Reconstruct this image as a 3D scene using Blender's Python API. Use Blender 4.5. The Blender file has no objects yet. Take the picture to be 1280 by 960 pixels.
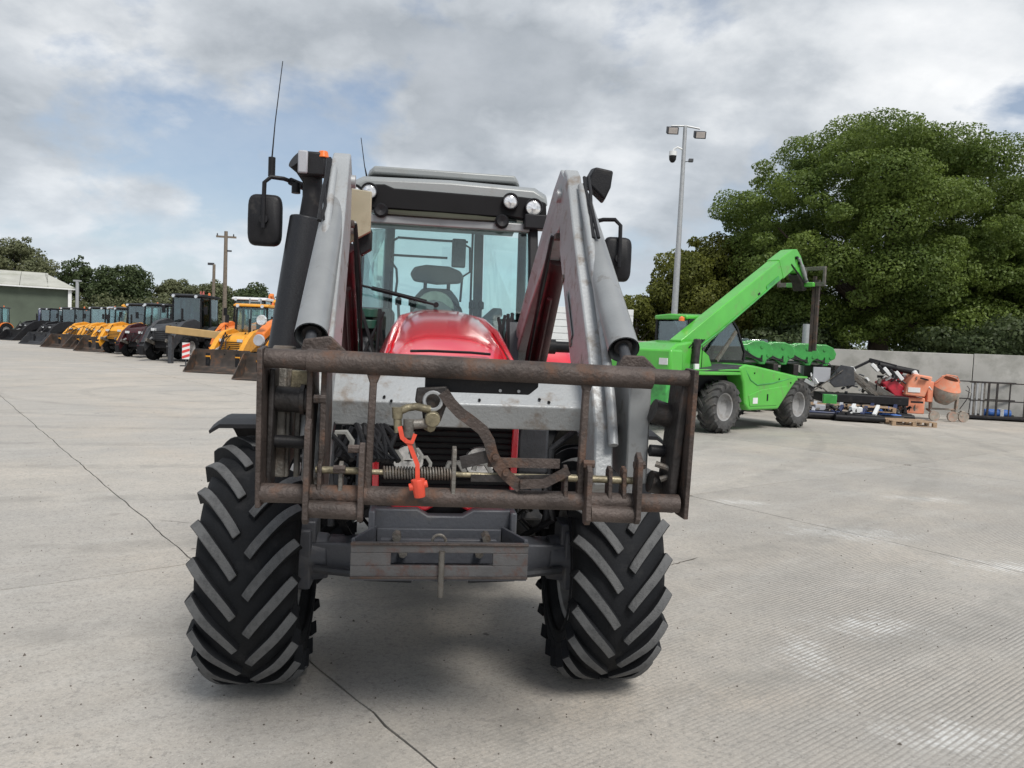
import bpy, bmesh, math, random
import numpy as np
from mathutils import Vector, Matrix
random.seed(7); rng = np.random.default_rng(11)
R = math.radians
S = bpy.context.scene
COL = S.collection

# ------------------------------------------------------------------ camera
cam_d = bpy.data.cameras.new('camera'); cam = bpy.data.objects.new('camera', cam_d); COL.objects.link(cam)
cam_d.sensor_width = 36; cam_d.lens = 27.0; cam_d.clip_end = 3000; cam_d.clip_start = 0.05
cam.matrix_world = Matrix.Translation((0, 0, 1.85)) @ Matrix.Rotation(R(90 - 3.1), 4, 'X') @ Matrix.Rotation(R(2.5), 4, 'Z')
S.camera = cam
S.view_settings.view_transform = 'Standard'; S.view_settings.look = 'None'
S.view_settings.exposure = 0.2; S.view_settings.gamma = 1.0
S.cycles.max_bounces = 8; S.cycles.transparent_max_bounces = 16

# ------------------------------------------------------------------ world and sun
SUN_EL, SUN_AZ = 52.0, 150.0     # azimuth measured clockwise from +Y (behind the camera, to its right)
W = bpy.data.worlds.new('World'); S.world = W; W.use_nodes = True
nt = W.node_tree; N = nt.nodes; L = nt.links; N.clear()
out = N.new('ShaderNodeOutputWorld'); bg = N.new('ShaderNodeBackground'); bg.inputs[1].default_value = 0.1
sky = N.new('ShaderNodeTexSky'); sky.sky_type = 'NISHITA'; sky.sun_disc = False
sky.sun_elevation = R(SUN_EL); sky.sun_rotation = R(SUN_AZ); sky.altitude = 50; sky.dust_density = 1.5
tc = N.new('ShaderNodeTexCoord'); sep = N.new('ShaderNodeSeparateXYZ'); L.new(tc.outputs['Generated'], sep.inputs[0])
def wmath(op, a, b=None, c=None, clamp=False):
    n = N.new('ShaderNodeMath'); n.operation = op; n.use_clamp = clamp
    for i, v in enumerate((a, b, c)):
        if v is None: continue
        if isinstance(v, (int, float)): n.inputs[i].default_value = v
        else: L.new(v, n.inputs[i])
    return n.outputs[0]
zc = wmath('ADD', wmath('MAXIMUM', sep.outputs[2], 0.0), 0.42)
cx = wmath('DIVIDE', sep.outputs[0], zc); cy = wmath('DIVIDE', sep.outputs[1], zc)
cmb = N.new('ShaderNodeCombineXYZ'); L.new(cx, cmb.inputs[0]); L.new(cy, cmb.inputs[1])
def wnoise(scale, det, rough, off, dist=0.0):
    mp = N.new('ShaderNodeMapping'); mp.inputs['Location'].default_value = off; L.new(cmb.outputs[0], mp.inputs[0])
    n = N.new('ShaderNodeTexNoise'); n.inputs['Scale'].default_value = scale; n.inputs['Detail'].default_value = det
    n.inputs['Roughness'].default_value = rough; n.inputs['Distortion'].default_value = dist; L.new(mp.outputs[0], n.inputs[0])
    return n.outputs[0]
def wramp(v, stops):
    r = N.new('ShaderNodeValToRGB'); e = r.color_ramp.elements
    while len(e) < len(stops): e.new(0.5)
    for k, (p, c) in enumerate(stops):
        e[k].position = p; e[k].color = (*c, 1) if len(c) == 3 else c
    L.new(v, r.inputs[0]); return r.outputs[0]
def wmix(f, a, b):
    m = N.new('ShaderNodeMix'); m.data_type = 'RGBA'
    L.new(f, m.inputs[0])
    for s, v in ((6, a), (7, b)):
        if isinstance(v, tuple): m.inputs[s].default_value = (*v, 1)
        else: L.new(v, m.inputs[s])
    return m.outputs[2]
cover = wramp(wnoise(1.7, 11, 0.56, (4.6, 5.3, 5.3), 0.15), [(0.40, (0, 0, 0)), (0.48, (1, 1, 1))])
shade = wramp(wnoise(1.75, 12, 0.55, (3.4, 0.2, 9.7), 0.1),
              [(0.36, (8.8, 8.9, 9.0)), (0.44, (7.0, 7.25, 7.5)), (0.50, (5.0, 5.35, 5.75)), (0.57, (3.5, 3.85, 4.25)), (0.70, (4.3, 4.65, 5.1))])
fine = wnoise(6.0, 7, 0.6, (0.4, 5.2, 2.0))
blue = wmix(wmath('MULTIPLY', fine, 0.45), sky.outputs[0], (6.5, 6.9, 7.4))
thin = wmix(wramp(fine, [(0.35, (0, 0, 0)), (0.75, (1, 1, 1))]), shade, (6.6, 6.9, 7.3))
mixed = wmix(wmath('MULTIPLY', 0.35, 1.0), shade, thin)
cl = wmix(cover, blue, mixed)
horiz = wramp(sep.outputs[2], [(0.0, (0.8, 0.8, 0.8)), (0.16, (0.15, 0.15, 0.15)), (0.3, (0, 0, 0))])
cl = wmix(horiz, cl, (5.6, 6.4, 7.2))
L.new(cl, bg.inputs[0]); L.new(bg.outputs[0], out.inputs[0])

sd = bpy.data.lights.new('sun', 'SUN'); sd.energy = 2.8; sd.angle = R(20); sd.color = (1, 0.96, 0.9)
so = bpy.data.objects.new('sun', sd); COL.objects.link(so)
az, el = R(SUN_AZ), R(SUN_EL)
sdir = Vector((math.sin(az) * math.cos(el), math.cos(az) * math.cos(el), math.sin(el)))
so.rotation_euler = sdir.to_track_quat('Z', 'Y').to_euler()

# ------------------------------------------------------------------ materials
def newmat(name):
    m = bpy.data.materials.new(name); m.use_nodes = True; return m, m.node_tree.nodes, m.node_tree.links, m.node_tree.nodes['Principled BSDF']
def pm(name, base, rough=0.5, metal=0.0, var=0.12, scale=6, dirt=None, damt=0.3, dscale=3, bump=0.0, bscale=80, coat=0.0, dthr=0.5):
    m, n, l, b = newmat(name)
    b.inputs['Roughness'].default_value = rough; b.inputs['Metallic'].default_value = metal
    b.inputs['Coat Weight'].default_value = coat; b.inputs['Coat Roughness'].default_value = 0.12
    t = n.new('ShaderNodeTexCoord')
    z = n.new('ShaderNodeTexNoise'); z.inputs['Scale'].default_value = scale; z.inputs['Detail'].default_value = 6; l.new(t.outputs['Object'], z.inputs[0])
    r = n.new('ShaderNodeValToRGB'); e = r.color_ramp.elements
    e[0].position = 0.3; e[0].color = tuple(c * (1 - var) for c in base) + (1,)
    e[1].position = 0.7; e[1].color = tuple(min(1, c * (1 + var)) for c in base) + (1,)
    l.new(z.outputs[0], r.inputs[0]); col = r.outputs[0]
    if dirt:
        z2 = n.new('ShaderNodeTexNoise'); z2.inputs['Scale'].default_value = dscale; z2.inputs['Detail'].default_value = 9; z2.inputs['Roughness'].default_value = 0.68
        l.new(t.outputs['Object'], z2.inputs[0])
        r2 = n.new('ShaderNodeValToRGB'); r2.color_ramp.elements[0].position = dthr; r2.color_ramp.elements[1].position = dthr + 0.14
        r2.color_ramp.elements[1].color = (damt, damt, damt, 1); l.new(z2.outputs[0], r2.inputs[0])
        mx = n.new('ShaderNodeMix'); mx.data_type = 'RGBA'; l.new(r2.outputs[0], mx.inputs[0]); l.new(col, mx.inputs[6]); mx.inputs[7].default_value = (*dirt, 1)
        col = mx.outputs[2]
        rr = n.new('ShaderNodeMapRange'); rr.inputs[3].default_value = rough; rr.inputs[4].default_value = min(1, rough + 0.35); l.new(r2.outputs[0], rr.inputs[0]); l.new(rr.outputs[0], b.inputs['Roughness'])
    l.new(col, b.inputs['Base Color'])
    if bump:
        z3 = n.new('ShaderNodeTexNoise'); z3.inputs['Scale'].default_value = bscale; z3.inputs['Detail'].default_value = 4; l.new(t.outputs['Object'], z3.inputs[0])
        bp = n.new('ShaderNodeBump'); bp.inputs['Strength'].default_value = bump; bp.inputs['Distance'].default_value = 0.01; l.new(z3.outputs[0], bp.inputs['Height']); l.new(bp.outputs[0], b.inputs['Normal'])
    return m
def glass(name, tint=(0.72, 0.93, 0.9), gl=0.12):
    m, n, l, b = newmat(name); n.remove(b)
    o = n['Material Output']; t = n.new('ShaderNodeBsdfTransparent'); t.inputs[0].default_value = (*tint, 1)
    g = n.new('ShaderNodeBsdfGlossy'); g.inputs['Roughness'].default_value = 0.02; g.inputs[0].default_value = (0.9, 0.95, 0.95, 1)
    f = n.new('ShaderNodeFresnel'); f.inputs[0].default_value = 1.45
    a = n.new('ShaderNodeMath'); a.operation = 'MULTIPLY_ADD'; a.inputs[1].default_value = 0.8; a.inputs[2].default_value = gl * 0.3; l.new(f.outputs[0], a.inputs[0])
    x = n.new('ShaderNodeMixShader'); l.new(a.outputs[0], x.inputs[0]); l.new(t.outputs[0], x.inputs[1]); l.new(g.outputs[0], x.inputs[2]); l.new(x.outputs[0], o.inputs[0])
    return m
MT = {}
MT['rust'] = pm('rusty_steel', (0.064, 0.049, 0.043), 0.6, 0.25, 0.5, 7, (0.15, 0.078, 0.048), 0.75, 6, 0.6, 70, dthr=0.53)
MT['rust_dark'] = pm('dark_greasy_steel', (0.035, 0.031, 0.03), 0.5, 0.3, 0.4, 12, (0.10, 0.06, 0.04), 0.6, 7, 0.4, 60, dthr=0.55)
MT['steel_worn'] = pm('worn_grey_steel', (0.16, 0.15, 0.135), 0.5, 0.4, 0.3, 14, (0.10, 0.06, 0.035), 0.6, 9, 0.4, 90)
MT['brass'] = pm('dirty_brass', (0.24, 0.21, 0.14), 0.45, 0.5, 0.3, 20, (0.08, 0.07, 0.05), 0.7, 14, 0.3, 90)
MT['slate'] = pm('slate_grey_casting', (0.085, 0.09, 0.105), 0.5, 0.15, 0.12, 5, (0.15, 0.14, 0.13), 0.5, 6, 0.2, 60, dthr=0.55)
MT['silver_k'] = pm('silver_guard_paint', (0.28, 0.29, 0.295), 0.38, 0.35, 0.14, 4, (0.14, 0.12, 0.10), 0.7, 9, 0.12, 50, dthr=0.58)
MT['silver'] = pm('silver_loader_paint', (0.345, 0.36, 0.37), 0.46, 0.2, 0.12, 3, (0.19, 0.155, 0.125), 0.8, 8, 0.25, 70, dthr=0.53)
MT['silver_d'] = pm('grey_roof_paint', (0.27, 0.285, 0.285), 0.4, 0.1, 0.06, 3, (0.2, 0.19, 0.17), 0.4, 5, 0.1, 50, dthr=0.58)
MT['red'] = pm('red_bonnet_paint', (0.72, 0.012, 0.03), 0.16, 0.0, 0.04, 2, (0.50, 0.03, 0.04), 0.2, 9, coat=1.0, dthr=0.62)
MT['void'] = pm('matt_black', (0.006, 0.006, 0.007), 0.7, 0, 0.2, 8)
MT['dred'] = pm('dark_red_paint', (0.045, 0.005, 0.008), 0.45, 0.0, 0.3, 8, (0.03, 0.02, 0.02), 0.8, 6, 0.2, 60)
MT['black'] = pm('black_plastic', (0.013, 0.013, 0.015), 0.5, 0.0, 0.25, 10, (0.07, 0.065, 0.06), 0.4, 6, 0.15, 120, dthr=0.56)
MT['dark'] = pm('dark_grey_casting', (0.05, 0.053, 0.06), 0.55, 0.2, 0.25, 8, (0.12, 0.11, 0.1), 0.5, 5, 0.3, 60, dthr=0.54)
MT['bumper'] = pm('grey_chipped_paint', (0.105, 0.103, 0.105), 0.55, 0.1, 0.15, 10, (0.115, 0.045, 0.03), 0.8, 7, 0.3, 80, dthr=0.55)
MT['rubber'] = pm('tyre_rubber', (0.009, 0.010, 0.012), 0.8, 0.0, 0.3, 6, (0.06, 0.06, 0.06), 0.35, 4, 0.25, 90, dthr=0.56)
MT['lugtop'] = pm('dusty_tread_rubber', (0.098, 0.10, 0.102), 0.85, 0.0, 0.2, 14, (0.05, 0.052, 0.055), 0.7, 12, 0.5, 140)
MT['rubber_w'] = pm('worn_tyre_rubber', (0.05, 0.05, 0.05), 0.8, 0.0, 0.3, 8, (0.13, 0.12, 0.11), 0.5, 5, 0.3, 60)
MT['rim'] = pm('grey_rim_paint', (0.33, 0.33, 0.33), 0.5, 0.2, 0.12, 6, (0.14, 0.12, 0.1), 0.5, 6)
MT['glass'] = glass('tinted_cab_glass', (0.895, 0.985, 0.976))
MT['glass2'] = glass('dark_cab_glass', (0.55, 0.62, 0.62), 0.35)
MT['beige'] = pm('faded_beige_plate', (0.36, 0.32, 0.23), 0.6, 0, 0.12, 5, (0.18, 0.15, 0.1), 0.5, 5)
MT['lens'] = pm('lamp_lens', (0.75, 0.78, 0.8), 0.12, 0.6, 0.35, 40, coat=1)
MT['orange_lens'] = pm('orange_lens', (0.75, 0.16, 0.02), 0.25, 0, 0.1, 10, coat=0.6)
MT['strap'] = pm('red_plastic_strap', (0.65, 0.07, 0.035), 0.5, 0, 0.15, 20)
MT['white'] = pm('white_paint', (0.70, 0.71, 0.71), 0.4, 0, 0.06, 4, (0.45, 0.43, 0.4), 0.3, 2)
MT['trim'] = pm('grey_cab_interior', (0.14, 0.15, 0.155), 0.7, 0, 0.1, 5)
MT['seat'] = pm('grey_seat_fabric', (0.12, 0.13, 0.13), 0.9, 0, 0.2, 20, bump=0.3, bscale=150)
MT['seat_l'] = pm('light_seat_fabric', (0.30, 0.34, 0.29), 0.9, 0, 0.15, 20)
MT['green'] = pm('bright_green_paint', (0.085, 0.43, 0.05), 0.3, 0, 0.09, 2, (0.16, 0.26, 0.10), 0.6, 3.5, 0.1, 40, coat=0.3, dthr=0.54)
MT['green2'] = pm('deep_green_paint', (0.045, 0.32, 0.06), 0.35, 0, 0.3, 2, (0.03, 0.10, 0.035), 0.6, 2.2, coat=0.3, dthr=0.5)
MT['galv'] = pm('galvanised_steel', (0.38, 0.39, 0.40), 0.5, 0.5, 0.1, 12)
MT['yellow'] = pm('yellow_orange_paint', (0.72, 0.32, 0.025), 0.45, 0, 0.12, 3, (0.3, 0.15, 0.04), 0.5, 5, dthr=0.55)
MT['orange'] = pm('orange_paint', (0.72, 0.19, 0.03), 0.45, 0, 0.12, 3, (0.25, 0.12, 0.05), 0.5, 5, dthr=0.55)
MT['tan'] = pm('tan_paint', (0.42, 0.28, 0.12), 0.5, 0, 0.1, 3)
MT['bucket'] = pm('bucket_steel', (0.085, 0.072, 0.064), 0.5, 0.45, 0.3, 3, (0.20, 0.10, 0.055), 0.7, 3, 0.4, 30, dthr=0.5)
MT['navy'] = pm('navy_paint', (0.03, 0.042, 0.10), 0.4, 0, 0.15, 3)
MT['blue'] = pm('blue_plastic', (0.05, 0.16, 0.5), 0.45, 0, 0.2, 5)
MT['crimson'] = pm('crimson_paint', (0.45, 0.02, 0.04), 0.4, 0, 0.15, 4, (0.1, 0.03, 0.03), 0.5, 6)
MT['salmon'] = pm('faded_orange_paint', (0.72, 0.26, 0.15), 0.6, 0, 0.12, 5, (0.45, 0.36, 0.28), 0.6, 5, dthr=0.5)
MT['cement'] = pm('cement_crusted_steel', (0.30, 0.27, 0.23), 0.9, 0, 0.2, 9, (0.5, 0.2, 0.12), 0.5, 6, 0.5, 40)
MT['wood'] = pm('pallet_wood', (0.36, 0.25, 0.16), 0.85, 0, 0.2, 9, (0.15, 0.12, 0.09), 0.5, 6, 0.3, 60)
MT['conc'] = pm('precast_concrete', (0.46, 0.45, 0.42), 0.85, 0, 0.10, 1.2, (0.24, 0.24, 0.21), 0.5, 1.3, 0.2, 30, dthr=0.48)
MT['clad'] = pm('pale_cladding', (0.36, 0.37, 0.37), 0.7, 0, 0.1, 0.5)
MT['cladg'] = pm('dark_green_cladding', (0.075, 0.095, 0.07), 0.8, 0, 0.2, 0.4)
MT['roof'] = pm('fibre_cement_roof', (0.40, 0.40, 0.36), 0.85, 0, 0.15, 0.3, (0.27, 0.28, 0.22), 0.6, 0.4)
MT['bark'] = pm('bark', (0.075, 0.06, 0.045), 0.9, 0, 0.3, 5, bump=0.6, bscale=12)
MT['polewood'] = pm('weathered_pole_wood', (0.17, 0.14, 0.11), 0.9, 0, 0.2, 8)
MT['grey'] = pm('light_grey_panel', (0.36, 0.37, 0.40), 0.5, 0, 0.08, 4)
MT['redsign'] = pm('red_reflective', (0.6, 0.05, 0.05), 0.4)
def leafmat(name, c1, c2):
    m, n, l, b = newmat(name); o = n['Material Output']
    g = n.new('ShaderNodeNewGeometry'); r = n.new('ShaderNodeValToRGB')
    r.color_ramp.elements[0].color = (*c1, 1); r.color_ramp.elements[1].color = (*c2, 1)
    t = n.new('ShaderNodeTexCoord'); z = n.new('ShaderNodeTexNoise'); z.inputs['Scale'].default_value = 0.5; z.inputs['Detail'].default_value = 4; l.new(t.outputs['Object'], z.inputs[0])
    a = n.new('ShaderNodeMath'); a.operation = 'MULTIPLY_ADD'; a.inputs[1].default_value = 0.45; l.new(g.outputs['Random Per Island'], a.inputs[0])
    q = n.new('ShaderNodeMath'); q.operation = 'MULTIPLY_ADD'; q.inputs[1].default_value = 1.6; q.inputs[2].default_value = -0.5; l.new(z.outputs[0], q.inputs[0]); l.new(q.outputs[0], a.inputs[2])
    l.new(a.outputs[0], r.inputs[0]); l.new(r.outputs[0], b.inputs['Base Color']); b.inputs['Roughness'].default_value = 0.55
    b.inputs['Specular IOR Level'].default_value = 0.35
    tr = n.new('ShaderNodeBsdfTranslucent'); l.new(r.outputs[0], tr.inputs[0]); x = n.new('ShaderNodeMixShader'); x.inputs[0].default_value = 0.4
    l.new(b.outputs[0], x.inputs[1]); l.new(tr.outputs[0], x.inputs[2]); l.new(x.outputs[0], o.inputs[0]); return m
MT['leaf_oak'] = leafmat('oak_leaves', (0.058, 0.100, 0.020), (0.19, 0.255, 0.052))
MT['leaf_olive'] = leafmat('olive_leaves', (0.080, 0.100, 0.018), (0.19, 0.20, 0.04))
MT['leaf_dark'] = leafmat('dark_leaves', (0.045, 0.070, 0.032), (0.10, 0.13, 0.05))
MT['leaf_far'] = leafmat('far_leaves', (0.11, 0.13, 0.065), (0.20, 0.21, 0.11))  # lightened leaf colours carry the distance haze

for k_ in ('void', 'rubber', 'black', 'joint'):
    if k_ in MT: MT[k_].node_tree.nodes['Principled BSDF'].inputs['Specular IOR Level'].default_value = 0.25
# ------------------------------------------------------------------ mesh helpers
class M:
    def __init__(s): s.v = []; s.f = []; s.mi = []
    def add(s, vs, fs, mi=0):
        k = len(s.v); s.v += [tuple(p) for p in vs]; s.f += [tuple(i + k for i in f) for f in fs]; s.mi += [mi] * len(fs); return s
    def hexa(s, p, mi=0):
        return s.add(p, [(0, 3, 2, 1), (4, 5, 6, 7), (0, 1, 5, 4), (1, 2, 6, 5), (2, 3, 7, 6), (3, 0, 4, 7)], mi)
    def box(s, x0, x1, y0, y1, z0, z1, mi=0):
        return s.hexa([(x0, y0, z0), (x1, y0, z0), (x1, y1, z0), (x0, y1, z0), (x0, y0, z1), (x1, y0, z1), (x1, y1, z1), (x0, y1, z1)], mi)
    def beam(s, a, b, w, h, up=(0, 0, 1), w2=None, h2=None, mi=0):      # a box running from a to b
        a = Vector(a); b = Vector(b); d = (b - a).normalized(); u = Vector(up); r = d.cross(u)
        if r.length < 1e-4: r = d.cross(Vector((0, 1, 0)))
        r.normalize(); u = r.cross(d).normalized(); w2 = w if w2 is None else w2; h2 = h if h2 is None else h2
        p = []
        for c, ww, hh in ((a, w / 2, h / 2), (b, w2 / 2, h2 / 2)):
            p += [c - r * ww - u * hh, c + r * ww - u * hh, c + r * ww + u * hh, c - r * ww + u * hh]
        return s.hexa(p, mi)
    def cyl(s, a, b, r0, r1=None, n=14, mi=0, cap=True):
        a = Vector(a); b = Vector(b); r1 = r0 if r1 is None else r1; d = (b - a).normalized()
        u = d.orthogonal().normalized(); w = d.cross(u); vs = []
        for c, r in ((a, r0), (b, r1)):
            for k in range(n):
                t = 2 * math.pi * k / n; vs.append(c + (u * math.cos(t) + w * math.sin(t)) * r)
        fs = [(k, (k + 1) % n, n + (k + 1) % n, n + k) for k in range(n)]
        if cap: fs += [tuple(range(n - 1, -1, -1)), tuple(range(n, 2 * n))]
        return s.add(vs, fs, mi)
    def tube(s, pts, r, n=8, mi=0):
        P = [Vector(p) for p in pts]; rs = r if isinstance(r, (list, tuple)) else [r] * len(P); vs = []; u = None
        for i, p in enumerate(P):
            d = (P[min(i + 1, len(P) - 1)] - P[max(i - 1, 0)]).normalized()
            u = d.orthogonal().normalized() if u is None else (u - d * u.dot(d)).normalized()
            w = d.cross(u)
            for k in range(n):
                t = 2 * math.pi * k / n; vs.append(p + (u * math.cos(t) + w * math.sin(t)) * rs[i])
        fs = []
        for i in range(len(P) - 1):
            for k in range(n): fs.append((i * n + k, i * n + (k + 1) % n, (i + 1) * n + (k + 1) % n, (i + 1) * n + k))
        fs += [tuple(range(n - 1, -1, -1)), tuple(range((len(P) - 1) * n, len(P) * n))]
        return s.add(vs, fs, mi)
    def prism(s, poly, ax, a0, a1, mi=0):        # polygon in the plane across axis ax
        n = len(poly); mk = {'x': lambda p, a: (a, p[0], p[1]), 'y': lambda p, a: (p[0], a, p[1]), 'z': lambda p, a: (p[0], p[1], a)}[ax]
        vs = [mk(p, a0) for p in poly] + [mk(p, a1) for p in poly]
        return s.add(vs, [(k, (k + 1) % n, n + (k + 1) % n, n + k) for k in range(n)] + [tuple(range(n - 1, -1, -1)), tuple(range(n, 2 * n))], mi)
    def lathe(s, prof, c=(0, 0, 0), n=48, mi=0, ax='x'):   # prof of (offset along axis, radius)
        vs = []
        for a, r in prof:
            for k in range(n):
                t = 2 * math.pi * k / n; p = (a, r * math.cos(t), r * math.sin(t))
                if ax == 'y': p = (p[1], p[0], p[2])
                if ax == 'z': p = (p[1], p[2], p[0])
                vs.append((p[0] + c[0], p[1] + c[1], p[2] + c[2]))
        fs = []
        for i in range(len(prof) - 1):
            for k in range(n): fs.append((i * n + k, i * n + (k + 1) % n, (i + 1) * n + (k + 1) % n, (i + 1) * n + k))
        return s.add(vs, fs, mi)
    def loft(s, rings, closed=True, cap=True, mi=0):
        n = len(rings[0]); vs = [p for r in rings for p in r]; fs = []
        for i in range(len(rings) - 1):
            for k in range(n if closed else n - 1): fs.append((i * n + k, i * n + (k + 1) % n, (i + 1) * n + (k + 1) % n, (i + 1) * n + k))
        if cap: fs += [tuple(range(n - 1, -1, -1)), tuple(range((len(rings) - 1) * n, len(rings) * n))]
        return s.add(vs, fs, mi)
    def build(s, name, mats, parent=None, bevel=0.0, loc=(0, 0, 0), smooth=40, seg=2, label=None):
        me = bpy.data.meshes.new(name); me.from_pydata(s.v, [], s.f)
        mats = mats if isinstance(mats, (list, tuple)) else [mats]
        for m in mats: me.materials.append(MT[m] if isinstance(m, str) else m)
        if len(mats) > 1: me.polygons.foreach_set('material_index', s.mi)
        bm = bmesh.new(); bm.from_mesh(me); bmesh.ops.recalc_face_normals(bm, faces=bm.faces); bm.to_mesh(me); bm.free()
        if smooth:
            me.polygons.foreach_set('use_smooth', [True] * len(me.polygons)); me.set_sharp_from_angle(angle=R(smooth))
        o = bpy.data.objects.new(name, me); COL.objects.link(o); o.location = loc
        if parent: o.parent = parent
        if bevel:
            b = o.modifiers.new('bevel', 'BEVEL'); b.width = bevel; b.segments = seg; b.limit_method = 'ANGLE'; b.angle_limit = R(35)
        if label: o['label'] = label
        return o
def tag(o, label, cat, group=None, kind=None):
    o['label'] = label
    if cat: o['category'] = cat
    if group: o['group'] = group
    if kind: o['kind'] = kind
    return o
def thing(name, label, cat, loc=(0, 0, 0), rz=0, group=None):
    o = bpy.data.objects.new(name, None); COL.objects.link(o); o.location = loc; o.rotation_euler = (0, 0, rz); o.empty_display_size = 0.2
    return tag(o, label, cat, group)
def dup(o, parent=None, loc=None, rot=None):
    c = o.copy(); COL.objects.link(c)
    if parent: c.parent = parent
    if loc is not None: c.location = loc
    if rot is not None: c.rotation_euler = rot
    return c

# ------------------------------------------------------------------ ground: base sheet and cast slabs
def ground_material():
    m, n, l, b = newmat('brushed_concrete'); b.inputs['Roughness'].default_value = 0.85
    def node(t, **k):
        x = n.new(t)
        for a, v in k.items(): setattr(x, a, v)
        return x
    def mth(op, a, c=None, d=None, clamp=False):
        x = node('ShaderNodeMath', operation=op, use_clamp=clamp)
        for i, v in enumerate((a, c, d)):
            if v is None: continue
            if isinstance(v, (int, float)): x.inputs[i].default_value = v
            else: l.new(v, x.inputs[i])
        return x.outputs[0]
    t = node('ShaderNodeTexCoord'); obj = t.outputs['Object']
    def noise(sc, det=5, rg=0.6, vec=None, dist=0):
        x = node('ShaderNodeTexNoise'); x.inputs['Scale'].default_value = sc; x.inputs['Detail'].default_value = det; x.inputs['Roughness'].default_value = rg; x.inputs['Distortion'].default_value = dist
        l.new(vec or obj, x.inputs[0]); return x.outputs[0]
    def ramp(v, st):
        x = node('ShaderNodeValToRGB'); e = x.color_ramp.elements
        while len(e) < len(st): e.new(0.5)
        for k, (p, c) in enumerate(st): e[k].position = p; e[k].color = (*c, 1) if isinstance(c, tuple) else (c, c, c, 1)
        l.new(v, x.inputs[0]); return x.outputs[0]
    def mix(f, a, c, bt='MIX'):
        x = node('ShaderNodeMix', data_type='RGBA', blend_type=bt)
        for s_, v in ((0, f), (6, a), (7, c)):
            if isinstance(v, (int, float)): x.inputs[s_].default_value = v
            elif isinstance(v, tuple): x.inputs[s_].default_value = (*v, 1)
            else: l.new(v, x.inputs[s_])
        return x.outputs[2]
    rot = node('ShaderNodeMapping'); rot.inputs['Rotation'].default_value = (0, 0, -R(38.3)); l.new(obj, rot.inputs[0])   # x along the pour joints
    st = node('ShaderNodeMapping'); st.inputs['Scale'].default_value = (0.35, 2.2, 1); l.new(rot.outputs[0], st.inputs[0])
    c = ramp(noise(0.35, 6, 0.6), [(0.25, (0.385, 0.355, 0.31)), (0.5, (0.45, 0.412, 0.362)), (0.75, (0.52, 0.468, 0.402))])
    c = mix(ramp(noise(0.9, 7, 0.66, dist=0.4), [(0.46, 0.0), (0.66, 0.42)]), c, (0.285, 0.275, 0.258))
    c = mix(ramp(noise(0.22, 4, 0.6, dist=1.0), [(0.50, 0.0), (0.70, 0.55)]), c, (0.50, 0.415, 0.325))
    c = mix(ramp(noise(0.13, 5, 0.65, dist=0.6), [(0.42, 0.45), (0.55, 0.0)]), c, (0.33, 0.325, 0.315))
    c = mix(ramp(noise(6.5, 7, 0.72), [(0.50, 0.0), (0.70, 0.4)]), c, (0.30, 0.285, 0.26))
    c = mix(ramp(noise(1.6, 8, 0.7, st.outputs[0]), [(0.5, 0.0), (0.75, 0.35)]), c, (0.57, 0.56, 0.53))
    c = mix(ramp(noise(26, 5, 0.75), [(0.36, 0.6), (0.48, 0.0)]), c, (0.22, 0.21, 0.195))
    c = mix(ramp(noise(95, 4, 0.8), [(0.52, 0.0), (0.62, 0.35)]), c, (0.62, 0.60, 0.56))
    c = mix(ramp(noise(45, 4, 0.8), [(0.42, 0.4), (0.50, 0.0)]), c, (0.27, 0.26, 0.24))
    c = mix(ramp(noise(70, 3, 0.7), [(0.30, 0.7), (0.38, 0.0)]), c, (0.12, 0.11, 0.10))
    c = mix(ramp(noise(3.3, 3, 0.7), [(0.73, 0.0), (0.76, 0.75)]), c, (0.10, 0.09, 0.08))
    # tined grooves along the pour, worn away in patches
    wv = node('ShaderNodeTexWave', wave_type='BANDS', bands_direction='Y'); wv.inputs['Scale'].default_value = 10.6; wv.inputs['Distortion'].default_value = 1.6; wv.inputs['Detail'].default_value = 3; wv.inputs['Detail Scale'].default_value = 0.35
    l.new(rot.outputs[0], wv.inputs[0])
    # lime scuffs: chalky marks where something was dragged over the ridges
    sc = None
    for (px, py, rx, ry) in ((2.55, 5.2, 0.95, 0.6), (1.9, 4.6, 0.4, 1.0), (3.6, 8.0, 1.7, 0.8), (4.6, 6.9, 1.3, 0.6), (2.3, 3.7, 0.8, 0.5), (5.5, 10.2, 1.4, 0.5), (2.9, 9.4, 1.0, 0.5)):
        mp = node('ShaderNodeMapping', vector_type='POINT'); mp.inputs['Location'].default_value = (-px / rx, -py / ry, 0); mp.inputs['Scale'].default_value = (1 / rx, 1 / ry, 1); l.new(obj, mp.inputs[0])
        ln = node('ShaderNodeVectorMath', operation='LENGTH'); l.new(mp.outputs[0], ln.inputs[0])
        q = mth('SUBTRACT', 1.0, ln.outputs['Value'], clamp=True); sc = q if sc is None else mth('MAXIMUM', sc, q)
    s2 = node('ShaderNodeMapping'); s2.inputs['Scale'].default_value = (1.7, 0.55, 1); l.new(rot.outputs[0], s2.inputs[0])
    sn = noise(8.5, 10, 0.85, s2.outputs[0], 0.5)
    sm = mth('MULTIPLY', mth('ADD', mth('MULTIPLY', sn, 1.4), mth('MULTIPLY', sc, 0.42)), 0.6)
    c = mix(mth('MULTIPLY', ramp(sm, [(0.57, 0.0), (0.70, 0.7)]), ramp(wv.outputs[0], [(0.15, 0.25), (0.6, 1.0)])), c, (0.72, 0.73, 0.72))
    sepx = node('ShaderNodeSeparateXYZ'); l.new(obj, sepx.inputs[0])
    side = mth('MULTIPLY_ADD', mth('ADD', sepx.outputs[0], 0.6), 0.3, 0.08, clamp=True)
    wear = mth('MULTIPLY', ramp(noise(0.55, 5, 0.65), [(0.38, 0.15), (0.58, 1.0)]), side)
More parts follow.
